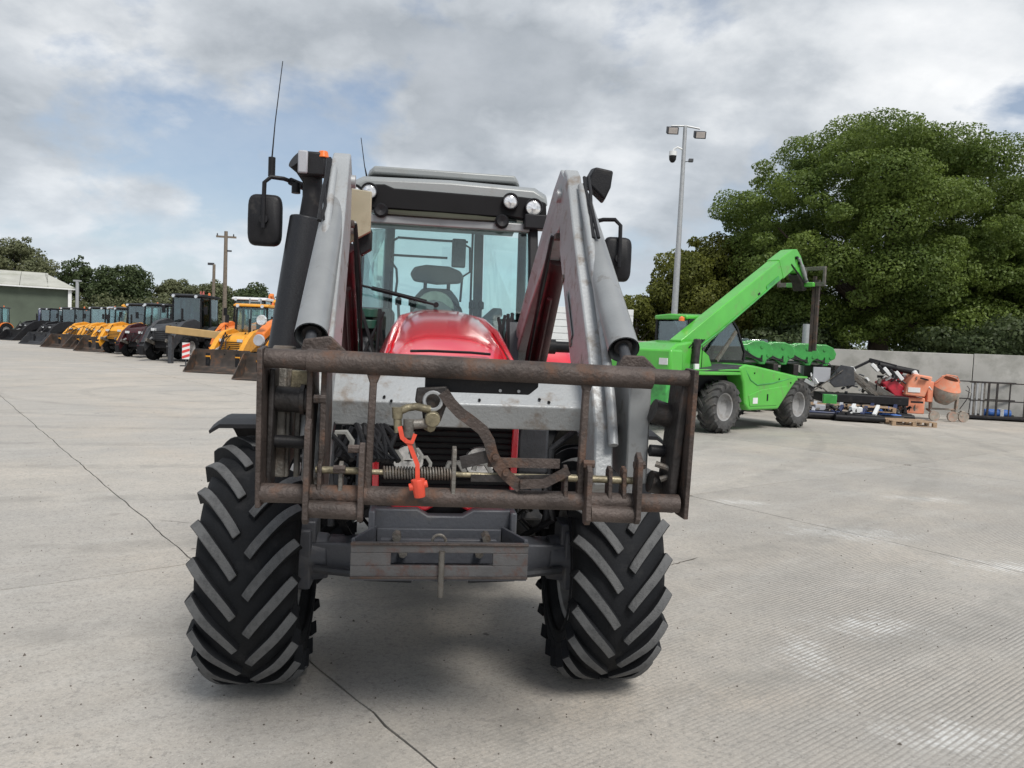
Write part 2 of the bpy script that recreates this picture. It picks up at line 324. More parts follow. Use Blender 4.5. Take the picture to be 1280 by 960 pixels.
    c = mix(mth('MULTIPLY', ramp(wv.outputs[0], [(0.12, 0.75), (0.45, 0.0)]), wear), c, (0.20, 0.19, 0.175))
    # faint curved tyre marks and oil spots
    tw = node('ShaderNodeTexWave', wave_type='RINGS', rings_direction='Z'); tw.inputs['Scale'].default_value = 0.16; tw.inputs['Distortion'].default_value = 3; tw.inputs['Detail'].default_value = 1.5; tw.inputs['Detail Scale'].default_value = 0.4
    tm = node('ShaderNodeMapping'); tm.inputs['Location'].default_value = (9, -22, 0); l.new(obj, tm.inputs[0]); l.new(tm.outputs[0], tw.inputs[0])
    c = mix(mth('MULTIPLY', ramp(tw.outputs[0], [(0.90, 0.0), (0.97, 0.5)]), ramp(noise(2.5, 6, 0.75), [(0.40, 0.0), (0.62, 1.0)])), c, (0.24, 0.23, 0.21))
    c = mix(ramp(noise(1.15, 4, 0.55, dist=0.3), [(0.70, 0.0), (0.76, 0.5)]), c, (0.17, 0.155, 0.135))
    oi = node('ShaderNodeObjectInfo'); hv = node('ShaderNodeHueSaturation'); l.new(c, hv.inputs['Color']); l.new(mth('MULTIPLY_ADD', oi.outputs['Random'], 0.10, 0.95), hv.inputs['Value'])
    l.new(hv.outputs[0], b.inputs['Base Color'])
    hgt = mth('ADD', mth('MULTIPLY', mth('MULTIPLY', wv.outputs[0], wear), 0.6), mth('MULTIPLY', noise(60, 6, 0.75), 0.7))
    bp = node('ShaderNodeBump'); bp.inputs['Strength'].default_value = 0.55; bp.inputs['Distance'].default_value = 0.006; l.new(hgt, bp.inputs['Height']); l.new(bp.outputs[0], b.inputs['Normal'])
    return m
MT['ground'] = ground_material()
MT['joint'] = pm('joint_dirt', (0.10, 0.088, 0.075), 0.95)
g = M(); g.add([(-1500, -1500, 0), (1500, -1500, 0), (1500, 1500, 0), (-1500, 1500, 0)], [(0, 1, 2, 3)])
ground = g.build('ground', 'ground', smooth=0, loc=(0, 0, -0.06)); ground['kind'] = 'structure'
jb = M()
JA = Vector((0.785, 0.62)).normalized(); JB = Vector((JA.y, -JA.x)); J0 = Vector((-2.43, 5.98))
LA, LB = 6.02, 12.0
jit = {}
def jitter(kind, i, j, k):
    key = (kind, i, j, k)
    if key not in jit:
        jit[key] = random.uniform(-0.008, 0.008) + .006 * math.sin(k * .33 + i * 2 + j) + .004 * math.sin(k * .81 + i + j * 3)
    return jit[key]
def slab(i, j):
    pts = []; n = 40; gp = 0.0045
    def P(a, b): q = J0 + JA * a + JB * b; return (q.x, q.y)
    for k in range(n): pts.append(P(i * LA + LA * (k + .5) / n, j * LB + gp + jitter('b', i, j, k) + random.uniform(0, .004)))
    for k in range(n * 2): pts.append(P((i + 1) * LA - gp + jitter('a', i + 1, j, k) - random.uniform(0, .004), j * LB + LB * (k + .5) / (2 * n)))
    for k in range(n - 1, -1, -1): pts.append(P(i * LA + LA * (k + .5) / n, (j + 1) * LB - gp + jitter('b', i, j + 1, k) - random.uniform(0, .004)))
    for k in range(2 * n - 1, -1, -1): pts.append(P(i * LA + gp + jitter('a', i, j, k) + random.uniform(0, .004), j * LB + LB * (k + .5) / (2 * n)))
    q = [J0 + JA * (i + a) * LA + JB * (j + b) * LB for a, b in ((0, 0), (1, 0), (1, 1), (0, 1))]
    jb.add([(p.x, p.y, 0) for p in q], [(0, 1, 2, 3)])
    s = M(); s.prism(pts, 'z', 0.0, 0.05)
    o = s.build('concrete_slab', 'ground', ground, smooth=0, loc=(0, 0, 0.01))
for i in range(-9, 14):
    for j in range(-8, 4):
        q = J0 + JA * (i + .5) * LA + JB * (j + .5) * LB
        if q.y > -4 and abs(q.x) < q.y * 0.8 + 10 and q.y < 75: slab(i, j)
jb.build('joint_bed', 'joint', ground, smooth=0, loc=(0, 0, 0.034))
for k, (x0, y0, x1, y1, w_) in enumerate(((1.42, 6.50, 1.74, 6.78, .012), (2.75, 8.9, 3.35, 8.5, .008), (-3.4, 7.3, -2.9, 7.2, .008))):
    m = M(); n = 14; pa = []; pb = []
    for i in range(n + 1):
        t = i / n; o_ = random.uniform(-.012, .012); wd_ = w_ * .5 * math.sin(math.pi * (t * .9 + .05)) * random.uniform(.5, 1.2)
        x = x0 + (x1 - x0) * t; y = y0 + (y1 - y0) * t + o_; pa.append((x - wd_, y + wd_, 0)); pb.append((x + wd_, y - wd_, 0))
    m.add(pa + pb, [(i, i + 1, n + 2 + i, n + 1 + i) for i in range(n)]); m.build('crack', 'joint', ground, smooth=0, loc=(0, 0, .064))
# loose grit and crumbs of dirt on the slabs (too many to count)
gr = M()
for k in range(900):
    y = 2.6 + 12 * random.random() ** 1.6; x = random.uniform(-0.75, 0.75) * y
    r = random.uniform(0.003, 0.009) * (1.8 if random.random() < .06 else 1); c = Vector((x, y, r * .4))
    vs = [c + Vector((random.uniform(.6, 1.3) * r * math.cos(t), random.uniform(.6, 1.3) * r * math.sin(t), -r * .5)) for t in (0, 1.6, 3.1, 4.7)] + [c + Vector((0, 0, r * .5))]
    gr.add(vs, [(0, 1, 4), (1, 2, 4), (2, 3, 4), (3, 0, 4)])
tag(gr.build('grit', 'joint', smooth=0), 'dark crumbs of dirt and grit scattered over the concrete yard', 'grit', kind='stuff')

# ------------------------------------------------------------------ wheels
def tyre_profile(Rr, Wd, rim):
    h = Wd / 2
    return [(-h * .72, rim), (-h * .93, rim + (Rr - rim) * .22), (-h * 1.0, rim + (Rr - rim) * .5), (-h * .97, rim + (Rr - rim) * .74), (-h * .86, Rr - .045), (-h * .5, Rr - .008),
            (0, Rr), (h * .5, Rr - .008), (h * .86, Rr - .045), (h * .97, rim + (Rr - rim) * .74), (h * 1.0, rim + (Rr - rim) * .5), (h * .93, rim + (Rr - rim) * .22), (h * .72, rim)]
def lug_mesh(m, Rr, Wd, side, th0, dth, lh, w, mi_top=1, mi=0, n=8, ratio=0.9):
    # one curved tread bar from the centre line to the shoulder; th grows towards the shoulder
    h = Wd / 2; rings = []
    for k in range(n + 1):
        s = k / n; x = side * (0.026 + s * (h * 0.93)); tr = th0 - dth * (s ** 0.9)
        drop = 0.0 if s < .5 else ((s - .5) / .5) ** 2 * 0.062
        rt = Rr - 0.003 + lh - drop; rb = Rr - 0.035 - drop * 1.6
        ww = w * (0.75 + .15 * s) / Rr / 2; wt = ww * .88
        # bar runs diagonally, so its section is skewed along x
        sx = side * w * 0.34
        P = []
        for (r, a) in ((rb, -ww), (rt, -wt), (rt, wt), (rb, ww)):
            t = tr + a; xx = x + (-sx if a < 0 else sx)
            P.append((xx, r * math.cos(t), r * math.sin(t)))
        rings.append(P)
    vs = [p for r in rings for p in r]; b = 4
    for i in range(n):
        f = lambda a, c: (i * b + a, i * b + c, (i + 1) * b + c, (i + 1) * b + a)
        m_ = len(m.v)
    k0 = len(m.v); m.v += vs
    for i in range(n):
        for a, c, mm in ((0, 1, mi), (1, 2, mi_top), (2, 3, mi), (3, 0, mi)):
            m.f.append(tuple(k0 + q for q in (i * b + a, i * b + c, (i + 1) * b + c, (i + 1) * b + a))); m.mi.append(mm)
    m.f.append(tuple(k0 + q for q in (3, 2, 1, 0))); m.mi.append(mi)
    m.f.append(tuple(k0 + n * b + q for q in (0, 1, 2, 3))); m.mi.append(mi)
def rim_mesh(Rr, Wd, rim, out=1):
    h = Wd / 2; m = M()
    m.lathe([(out * h * .72, rim * 1.02), (out * h * .66, rim * .93), (out * h * .3, rim * .86), (out * h * .18, rim * .55), (out * h * .22, rim * .34), (out * h * .45, rim * .3), (out * h * .5, rim * .1), (out * h * .5, 0.001)], n=28)
    m.lathe([(-out * h * .72, rim * 1.02), (-out * h * .66, rim * .93), (-out * h * .1, rim * .88), (out * h * .1, rim * .5), (out * h * .1, 0.001)], n=28)
    for k in range(8):
        t = 2 * math.pi * k / 8; c = (out * h * .2, rim * .45 * math.cos(t), rim * .45 * math.sin(t)); m.cyl(c, (c[0] + out * .03, c[1], c[2]), .018, n=6)
    return m
def simple_wheel(parent, name, loc, Rr, Wd, rim, out, mats=('rubber_w', 'rim'), lugs=18, n=28, fwd=1, lh=.035):
    w = rim_mesh(Rr, Wd, rim, out).build(name, mats[1], parent, loc=loc)
    t = M(); t.lathe(tyre_profile(Rr, Wd, rim), n=n); k0 = len(t.f)
    for k in range(lugs):
        for s in (-1, 1): lug_mesh(t, Rr, Wd, s, 2 * math.pi * (k + (.5 if s > 0 else 0)) / lugs, fwd * .38, lh, .05, 0, 0, n=4)
    t.build('tyre', mats[0], w)
    return w
_lugcache = {}
def big_wheel(parent, loc, Rr, Wd, rim, out, nl, phase=0.0):
    w = rim_mesh(Rr, Wd, rim, out).build('front_wheel', 'rim', parent, loc=loc)
    t = M(); t.lathe(tyre_profile(Rr, Wd, rim), n=72)
    for s in (-1, 1):
        for rr in (rim + .05, rim + .11): t.lathe([(s * Wd * .475, rr), (s * Wd * .497, rr + .006), (s * Wd * .475 , rr + .014)], n=60)
    t.build('tyre', 'rubber', w, smooth=50)
    key = (Rr, Wd)
    if key not in _lugcache:
        for s in (-1, 1):
            m = M(); lug_mesh(m, Rr, Wd, s, 0.0, 0.42, .030, .048, 1, 0, n=8); _lugcache[key + (s,)] = m.build('tread_lug', ['rubber', 'lugtop'], w, bevel=.004, seg=1, smooth=50)
        _lugcache[key] = True; first = True
    else: first = False
    for s in (-1, 1):
        src = _lugcache[key + (s,)]
        for k in range(nl):
            # centre ends lead towards the ground at the front of the tyre
            a = 2 * math.pi * (k + (.5 if s > 0 else 0)) / nl + phase
            o = src if (first and k == 0) else dup(src, w)
            o.rotation_euler = (a, 0, 0)
    return w

# ------------------------------------------------------------------ the tractor in the middle
TR = thing('tractor', 'red tractor facing the camera with silver front loader raised and rusty headstock on it', 'tractor', (-0.36, 4.2, 0), R(7.5))
for sx, ph, wx in ((-1, 0.03, -.935), (1, 0.12, .885)): big_wheel(TR, (wx, 0, .645), .618, .46, .34, sx, 21, ph)
for sx in (-1, 1): simple_wheel(TR, 'rear_wheel', (sx * .93, 2.72, .87), .84, .55, .48, sx, ('rubber', 'rim'), 20, 48)
# axle and chassis
m = M(); m.box(-.60, .60, -.09, .09, .57, .72); m.beam((-.70, 0, .66), (-.42, 0, .66), .2, .17); m.beam((.42, 0, .66), (.70, 0, .66), .2, .17); m.cyl((0, -.16, .66), (0, .2, .66), .11, n=18)
m.box(-.78, -.68, -.13, .13, .50, .82); m.box(.68, .78, -.13, .13, .50, .82); m.build('front_axle', 'slate', TR, bevel=.012)
for sx in (-1, 1):
    m = M(); m.cyl((sx * .60, 0, .65), (sx * .84, 0, .65), .12, .15, n=20); m.box(min(sx * .66, sx * .76), max(sx * .66, sx * .76), -.1, .1, .74, .86); m.build('hub', 'slate', TR, bevel=.01)
    m = M(); m.tube([(sx * .15, -.14, .58), (sx * .45, -.16, .60), (sx * .66, -.15, .62)], .022); m.cyl((sx * .15, -.14, .58), (sx * .4, -.155, .595), .035, n=12); m.build('steering_ram', 'dark', TR)
m = M(); m.box(-.22, .22, -.5, 2.9, .72, 1.05); m.box(-.3, .3, 1.3, 2.9, .6, 1.15); m.cyl((0, .3, .65), (0, 2.5, .65), .06); m.box(-.75, .75, 2.45, 2.95, .7, 1.05); m.box(.35, .75, 1.0, 1.9, .62, 1.1); m.box(-.75, -.35, 1.0, 1.9, .62, 1.1)
m.build('chassis', 'dark', TR, bevel=.02)
# bonnet: lofted shell
secs = [(-.64, .30, 1.60, 1.60), (-.60, .35, 1.66, 1.58), (-.45, .385, 1.74, 1.58), (-.15, .405, 1.845, 1.58), (.02, .415, 1.885, 1.58), (.35, .425, 1.955, 1.58), (.8, .425, 2.02, 1.58), (1.2, .40, 2.055, 1.58), (1.5, .33, 2.065, 1.62)]
rings = []
for y, hw, zt, zb in secs:
    ring = []
    for k in range(25):
        t = math.pi * k / 24; c, s_ = math.cos(t), math.sin(t)
        x = hw * math.copysign(abs(c) ** .62, c); z = zb - .12 + (zt - zb + .12) * abs(s_) ** .82
        ring.append((x, y, z))
    rings.append(ring)
m = M(); m.loft(rings, closed=True, cap=True); m.build('bonnet', 'red', TR, smooth=60)
for sx in (-1, 1):
    m = M(); m.tube([(sx * .33, -.3, 1.74), (sx * .30, .3, 1.895), (sx * .27, .9, 1.98), (sx * .20, 1.4, 2.03)], [.008, .018, .02, .01], 8); m.build('bonnet_ridge', 'red', TR)
    m = M(); m.prism([(-.1, 1.62), (.5, 1.66), (.9, 1.70), (.9, 1.74), (.4, 1.72), (-.1, 1.66)], 'x', sx * .425 - .006, sx * .425 + .006); m.build('bonnet_vent', 'black', TR)
m = M(); m.tube([(-.20, -.35, 1.785), (-.1, -.38, 1.79), (0, -.39, 1.79), (.1, -.38, 1.79), (.2, -.35, 1.785)], .007, 6); m.build('badge_rim', 'black', TR)
m = M(); m.box(-.33, .33, -.55, .3, 1.0, 1.50)
for k in range(14): m.box(-.31, .31, -.562, -.55, 1.06 + k * .029, 1.07 + k * .029)
m.build('grille', 'black', TR, bevel=.01)
for sx, x in ((-1, -.345), (1, .315)):
    m = M(); m.beam((x, -.56, 1.46), (x * .98, -.585, 1.08), .03, .05, (0, 1, 0)); m.build('grille_side_strip', 'red', TR, bevel=.006)
    m = M(); m.prism([(sx * .04, 1.075), (sx * .10, 1.04), (sx * .24, 1.04), (sx * .28, 1.075), (sx * .28, 1.12), (sx * .04, 1.12)], 'y', -.62, -.5); m.build('bonnet_lower_lip', 'red', TR, bevel=.01)
    m = M(); m.lathe([(-.03, .001), (-.035, .07), (0, .085), (.06, .08), (.06, .001)], (sx * .17 - .02, -.53, 1.27), 20, ax='y'); m.build('headlight', 'lens', TR)
m = M(); m.prism([(-.34, .93), (.30, .93), (.30, 1.06), (.12, 1.06), (.07, 1.03), (-.09, 1.03), (-.14, 1.06), (-.34, 1.06)], 'y', -.67, -.6); m.box(-.36, -.33, -.72, -.2, .9, 1.06); m.box(.29, .32, -.72, -.2, .9, 1.06); m.build('front_support', 'slate', TR, bevel=.008)
# weight carrier (bumper tray)
m = M()
yf = -.93
m.prism([(-.42, .815), (.345, .815), (.345, .872), (-.42, .872)], 'y', yf, yf + .02)
m.box(-.42, .345, yf, yf + .02, .928, .972); m.box(-.42, -.25, yf, yf + .02, .872, .928); m.box(.19, .345, yf, yf + .02, .872, .928); m.box(-.045, -.02, yf, yf + .02, .872, .928)
m.build('weight_tray_front', 'bumper', TR, bevel=.003)
m = M()
for z in (.820, .966): m.cyl((-.42, yf - .003, z), (.345, yf - .003, z), .006, n=8)
m.build('weight_tray_flange', 'rust', TR)['kind'] = 'stuff'
m = M(); m.prism([(-.42, yf + .023), (.345, yf + .023), (.345, -.88), (.26, -.68), (-.33, -.68), (-.42, -.88)], 'z', .80, .82); m.build('weight_tray_floor', 'slate', TR)
m = M()
m.prism([(-.42, yf + .022), (-.405, yf + .022), (-.32, -.68), (-.335, -.68)], 'z', .822, .985); m.prism([(.345, yf + .022), (.33, yf + .022), (.25, -.68), (.265, -.68)], 'z', .822, .985); m.box(-.32, .25, -.70, -.68, .822, .975)
m.box(-.3, .22, -.79, -.76, .84, .95); m.build('weight_tray_rim', 'slate', TR, bevel=.003)
for x in (-.23, .17, -.2, .14):
    z = .965 if abs(x) > .16 and x in (-.23, .17) else .895; y0 = -.80
    m = M(); m.cyl((x, y0 - .03, z), (x, y0 + .05, z), .02, n=6); m.build('bolt', 'steel_worn', TR)
m = M(); m.tube([(-.045 + .03 * math.cos(t), -.88, .965 + .03 * math.sin(t)) for t in np.linspace(0, math.pi, 9)], .007, 6); m.build('tow_eye', 'steel_worn', TR)
m = M(); m.cyl((-.033, yf - .012, .74), (-.033, yf - .012, .94), .013, n=10); m.build('tow_pin', 'steel_worn', TR)
# belly plates and engine clutter behind the headstock
m = M()
for k in range(46):
    x = random.uniform(-.6, .6); y = random.uniform(-.1, .8); z = random.uniform(.95, 1.4)
    if abs(x) < .36: x = math.copysign(.36 + random.random() * .22, x)
    m.tube([(x, y, z), (x + random.uniform(-.1, .1), y + random.uniform(-.1, .1), z - .15), (x + random.uniform(-.15, .15), y + .2, z - .32)], random.choice([.010, .014, .02]), 6)
m.build('hydraulic_hoses', 'black', TR)['kind'] = 'stuff'
for sx in (-1, 1):
    m = M(); m.prism([(-.2, 1.0), (.35, .95), (.5, 1.55), (.1, 1.62), (-.12, 1.4)], 'x', sx * .43 - .03, sx * .43 + .03); m.build('loader_bracket', 'dark', TR, bevel=.01)
    m = M(); m.beam((sx * .43, .45, .85), (sx * .52, 1.3, 1.95), .09, .16); m.build('loader_mast', 'dark', TR, bevel=.01)
m = M(); m.box(.36, .52, -.35, -.1, 1.18, 1.42); m.build('side_tank', 'dark', TR, bevel=.015)
m = M(); m.box(-.88, -.73, -.28, -.2, 1.12, 1.2); m.cyl((-.8, -.3, 1.235), (-.8, -.26, 1.235), .035, n=14); m.build('axle_sensor_box', 'white', TR, bevel=.01)
# front mudguards
for sx in (-1, 1):
    rr = []
    for t in np.linspace(R(74), R(150), 12):
        r_ = .765
        c, s_ = math.cos(t), math.sin(t); y = -r_ * c; z = .65 + r_ * s_
        a, b_ = (sx * .70, sx * 1.14)
        rr.append([(a, y, z), (b_, y, z - .01), (b_ + sx * .05, y, z - .045), (b_ + sx * .045, y, z - .06), (b_, y, z - .03), (a, y, z - .02)])
    m = M(); m.loft(rr, closed=True)
    if sx < 0: m.build('front_mudguard', 'black', TR, smooth=50)
    else:
        m.build('front_mudguard', 'black', TR, smooth=50)
    m = M(); m.tube([(sx * .6, .05, .8), (sx * .62, .1, 1.25), (sx * .75, .05, 1.37)], .02); m.build('mudguard_bracket', 'dark', TR)
# rear fenders
for sx in (-1, 1):
    rr = []
    for t in np.linspace(R(25), R(150), 16):
        c, s_ = math.cos(t), math.sin(t); y = 2.72 - .98 * c; z = .87 + 1.0 * s_
        rr.append([(sx * .72, y, z), (sx * 1.12, y, z), (sx * 1.2, y, z - .05), (sx * 1.2, y, z - .12), (sx * 1.17, y, z - .1), (sx * .72, y, z - .04)])
    m = M(); m.loft(rr); m.build('rear_mudguard', 'red', TR, smooth=50)
m = M(); m.cyl((.78, 1.9, 1.83), (1.12, 1.9, 1.83), .045, n=14); m.cyl((.86, 1.9, 1.83), (.95, 1.9, 1.83), .06, n=14); m.build('air_tank', 'black', TR)
# ------------- cab
cw = .76
m = M()
def pillar(mm, a, b, w, h): mm.beam(a, b, w, h, (0, 1, 0))
for sx in (-1, 1):
    x = sx * .66 + .04
    m = M(); pillar(m, (x * 1.02, 1.52, 1.75), (x, 1.75, 2.80), .07, .09); m.build('front_pillar', 'black', TR, bevel=.012)
    m = M(); pillar(m, (x * 1.1, 2.75, 1.75), (x * 1.08, 2.75, 2.85), .06, .09); m.build('door_pillar', 'black', TR, bevel=.012)
    m = M(); pillar(m, (sx * .43 - .01, 3.15, 1.7), (sx * .41 - .02, 3.05, 2.9), .085, .06); m.build('rear_pillar', 'trim', TR, bevel=.012)
m = M(); m.box(-.72, .80, 1.45, 1.6, 1.2, 1.78); m.box(-.78, .84, 1.5, 3.2, 1.0, 1.45); m.box(-.30, .38, 3.0, 3.15, 1.45, 2.05); m.build('cab_lower', 'black', TR, bevel=.02)
def pane(pts, nm, mat='glass', t=.006):
    a = [Vector(p) for p in pts]; nrm = (a[1] - a[0]).cross(a[2] - a[0]).normalized() * t
    q = M(); n = len(a); q.add(a + [p + nrm for p in a], [tuple(range(n - 1, -1, -1)), tuple(range(n, 2 * n))] + [(k, (k + 1) % n, n + (k + 1) % n, n + k) for k in range(n)])
    return q.build(nm, mat, TR, smooth=0)
pane([(-.60, 1.53, 1.78), (.68, 1.53, 1.78), (.66, 1.74, 2.78), (-.58, 1.74, 2.78)], 'windscreen')
pane([(-.42, 3.14, 2.0), (.38, 3.14, 2.0), (.36, 3.06, 2.9), (-.40, 3.06, 2.9)], 'rear_window')
for sx in (-1, 1):
    pane([(sx * .68 + .04, 1.62, 1.6), (sx * .74 + .04, 2.7, 1.6), (sx * .72 + .04, 2.7, 2.8), (sx * .66 + .04, 1.8, 2.78)], 'side_window')
    pane([(sx * .74 + .04, 2.8, 2.0), (sx * .46, 3.12, 2.0), (sx * .44, 3.05, 2.85), (sx * .72 + .04, 2.8, 2.8)], 'quarter_window')
    m = M(); m.box(sx * .58 + .02 - .15, sx * .58 + .02 + .15, 2.78, 3.1, 1.3, 2.06); m.build('rear_quarter_panel', 'trim', TR, bevel=.01)
# roof
rf = []
for (y, z0, z1, hw) in ((1.70, 2.88, 3.02, .74), (1.80, 2.90, 3.06, .765), (2.3, 2.92, 3.14, .78), (3.0, 2.92, 3.14, .77), (3.25, 2.90, 3.08, .74)):
    c = .055
    rf.append([(c - hw, y, z0 + .03), (c - hw * .98, y, z1 - .05), (c - hw * .86, y, z1), (c, y, z1 + .015), (c + hw * .86, y, z1), (c + hw * .98, y, z1 - .05), (c + hw, y, z0 + .03), (c + hw * .9, y, z0), (c - hw * .9, y, z0)])
m = M(); m.loft(rf); m.build('roof', 'silver_d', TR, bevel=.012, smooth=50)
m = M(); m.loft([[(x * hw + .02, y, z) for x, z in ((-.62, 3.13), (-.6, 3.19), (.6, 3.19), (.62, 3.13))] for y, hw in ((2.0, .93), (2.15, 1.0), (2.95, 1.0), (3.1, .9))]); m.build('roof_hatch', 'silver_d', TR, bevel=.015)
m = M(); m.prism([(-.68, 2.84), (-.60, 2.98), (-.44, 2.99), (-.37, 2.965), (.45, 2.955), (.52, 2.97), (.70, 2.96), (.79, 2.93), (.80, 2.80), (.66, 2.79), (.5, 2.81), (.44, 2.80), (-.38, 2.81), (-.5, 2.80)], 'y', 1.685, 1.78); m.build('roof_visor', 'void', TR, bevel=.01)
m = M(); m.loft([[(-.5, 1.79, 2.78), (.58, 1.79, 2.76), (.58, 1.79, 2.92), (-.5, 1.79, 2.92)], [(-.62, 3.0, 2.84), (.70, 3.0, 2.84), (.70, 3.0, 2.92), (-.62, 3.0, 2.92)]]); m.build('roof_lining', 'trim', TR)
m = M(); m.box(-.64, .72, 1.69, 1.76, 2.70, 2.765); m.build('windscreen_header', 'silver_k', TR, bevel=.01)
m = M(); m.loft([[(x, y, 2.80 - .028 * (1 - (x / .55) ** 2)), (x, y + .05, 2.82), (x, y + .05, 2.76), (x, y, 2.775 - .012 * (1 - (x / .55) ** 2))] for x, y in ((-.5, 1.68), (-.25, 1.66), (0, 1.655), (.25, 1.66), (.5, 1.68))]); m.build('sun_blind', pm('olive_blind', (.035, .036, .022), .6), TR)
for (x, z, r_) in ((-.55, 2.925, .05), (.51, 2.92, .05), (.69, 2.885, .055), (-.66, 2.90, .055)):
    m = M(); m.lathe([(.05, r_ * 1.25), (-.02, r_ * 1.3), (-.03, r_ * 1.18), (-.012, r_ * 1.02)], (x, 1.67, z), 24, ax='y'); h = m.build('roof_lamp', 'black', TR)
    m = M(); m.lathe([(-.012, r_ * 1.02), (-.02, r_ * .6), (-.024, .001)], (x, 1.67, z), 24, ax='y'); m.cyl((x, 1.636, z), (x, 1.65, z), r_ * .3, n=12); m.build('lamp_lens', 'lens', h)
for x, z in ((.45, 2.765), (-.46, 2.79)):
    m = M(); m.lathe([(-.02, .001), (-.03, .04), (0, .055), (.05, .04), (.05, .001)], (x, 1.66, z), 16, ax='y'); m.build('front_speaker_pod', 'black', TR)
m = M(); m.box(.62, .80, 1.62, 1.75, 2.72, 2.83); m.build('pillar_bracket', 'black', TR, bevel=.01)
# cab interior
m = M(); m.loft([[(-.20, y, z) for y, z in ()] or [(x, 2.45 + (0 if abs(x) < .2 else .03), zz) for x, zz in ((-.19, 1.62), (-.23, 1.9), (-.2, 2.18), (-.12, 2.26), (.12, 2.26), (.2, 2.18), (.23, 1.9), (.19, 1.62))],
                 [(x, 2.58, zz) for x, zz in ((-.19, 1.62), (-.23, 1.9), (-.2, 2.2), (-.12, 2.3), (.12, 2.3), (.2, 2.2), (.23, 1.9), (.19, 1.62))]]); m.build('seat', 'seat', TR, bevel=.03, seg=3)
m = M(); m.loft([[(x, y, z) for x, z in ((-.2, 2.34), (-.235, 2.40), (-.2, 2.46), (-.1, 2.485), (.1, 2.48), (.2, 2.445), (.235, 2.385), (.2, 2.34), (0, 2.32))] for y in (2.47, 2.56)]); m.build('headrest', 'trim', TR, bevel=.02)
m = M(); m.beam((-.1, 2.52, 2.2), (-.1, 2.52, 2.38), .03, .03, (0, 1, 0)); m.beam((.1, 2.52, 2.2), (.1, 2.52, 2.38), .03, .03, (0, 1, 0)); m.build('headrest_post', 'black', TR)
dr = []
for y, sc in ((1.62, .82), (1.75, 1.0), (1.95, .95)):
    dr.append([(-.04 + .25 * sc * math.cos(t), y, 1.75 + .40 * sc * math.sin(t)) for t in np.linspace(math.pi, 0, 13)])
m = M(); m.loft(dr); m.build('dashboard', 'trim', TR, smooth=60)
m = M(); rr = [[(-.02 + .155 * s_ * math.cos(t), y, 2.10 + .14 * s_ * math.sin(t)) for t in np.linspace(math.pi, 0, 11)] for y, s_ in ((1.98, .9), (2.1, 1.0), (2.2, .9))]; m.loft(rr); m.build('dash_cowl', 'seat_l', TR, smooth=60)
m = M(); cc = Vector((0, 2.08, 2.08)); m.tube([cc + Vector((.19 * math.cos(t), .12 * math.sin(t), .10 * math.sin(t))) for t in np.linspace(0, 2 * math.pi, 25)], .014, 8); m.build('steering_wheel', 'black', TR)
for pts in ([(-.36, 2.9, 2.75), (-.4, 2.9, 2.72), (-.42, 2.9, 2.55), (-.36, 2.9, 2.47), (-.35, 2.9, 2.36), (-.36, 2.9, 2.26)], [(.22, 2.9, 2.74), (.3, 2.9, 2.70), (.31, 2.9, 2.48), (.24, 2.9, 2.43), (.23, 2.9, 2.2)], [(-.36, 2.9, 2.755), (0, 2.9, 2.75), (.28, 2.9, 2.75)], [(-.42, 2.95, 2.60), (.10, 2.95, 2.60)], [(.325, 2.95, 2.85), (.33, 2.95, 2.05)], [(-.41, 2.95, 2.45), (-.42, 2.95, 2.05)]):
    m = M(); m.tube(pts, .011, 6); m.build('cab_rail', 'black', TR)
m = M(); m.loft([[(.145 + a * .055, 1.9 + b_, z) for a, b_ in ((-1, -.02), (1, -.02), (1, .02), (-1, .02))] for z in (2.42, 2.47, 2.6, 2.645)]); m.build('interior_mirror', 'dark', TR, bevel=.012)
m = M(); m.box(.42, .66, 2.0, 2.7, 1.5, 2.02); m.beam((.36, 2.3, 1.95), (.56, 2.7, 2.12), .1, .08); m.build('armrest_console', 'trim', TR, bevel=.02)
m = M(); m.box(-.62, -.36, 2.0, 2.9, 1.5, 2.08); m.build('side_console', 'black', TR, bevel=.02)
for x in (-.3, -.2, .26, .33): 
    m = M(); m.cyl((x, 2.0, 1.9), (x * 1.05, 2.02, 2.12), .012, n=6); m.lathe([(2.1, .001), (2.11, .025), (2.16, .025), (2.18, .001)], (x * 1.05, 2.02, 0), 8, ax='z'); m.build('control_lever', 'black', TR)
m = M(); m.tube([(-.60, 1.49, 2.22), (-.3, 1.49, 2.16), (-.03, 1.49, 2.10)], .009, 6); m.cyl((-.03, 1.45, 2.10), (-.03, 1.52, 2.10), .02, n=8); m.beam((-.5, 1.5, 2.2), (-.1, 1.5, 2.12), .008, .03); m.build('wiper', 'black', TR)
# green fluid cans and clutter at the left of the engine bay
m = M()
for k in range(5): m.cyl((-.50, 1.25 - .1 * (k % 2), 1.66 + .08 * k), (-.50, 1.25 - .1 * (k % 2), 1.72 + .08 * k), .085 - .012 * (k % 3), n=12)
m.build('air_filter_housing', pm('dark_green_paint', (.02, .07, .05), .4), TR, bevel=.005)
m = M()
for k in range(12):
    sx = random.choice((-1, 1)); x = sx * random.uniform(.42, .52); y = random.uniform(.9, 1.4)
    m.tube([(x, y, 1.5), (x + random.uniform(-.06, .06), y, 1.75), (x + random.uniform(-.06, .06), y + .1, 1.95 + random.random() * .15)], .012, 6)
m.build('engine_hose', 'black', TR)['kind'] = 'stuff'
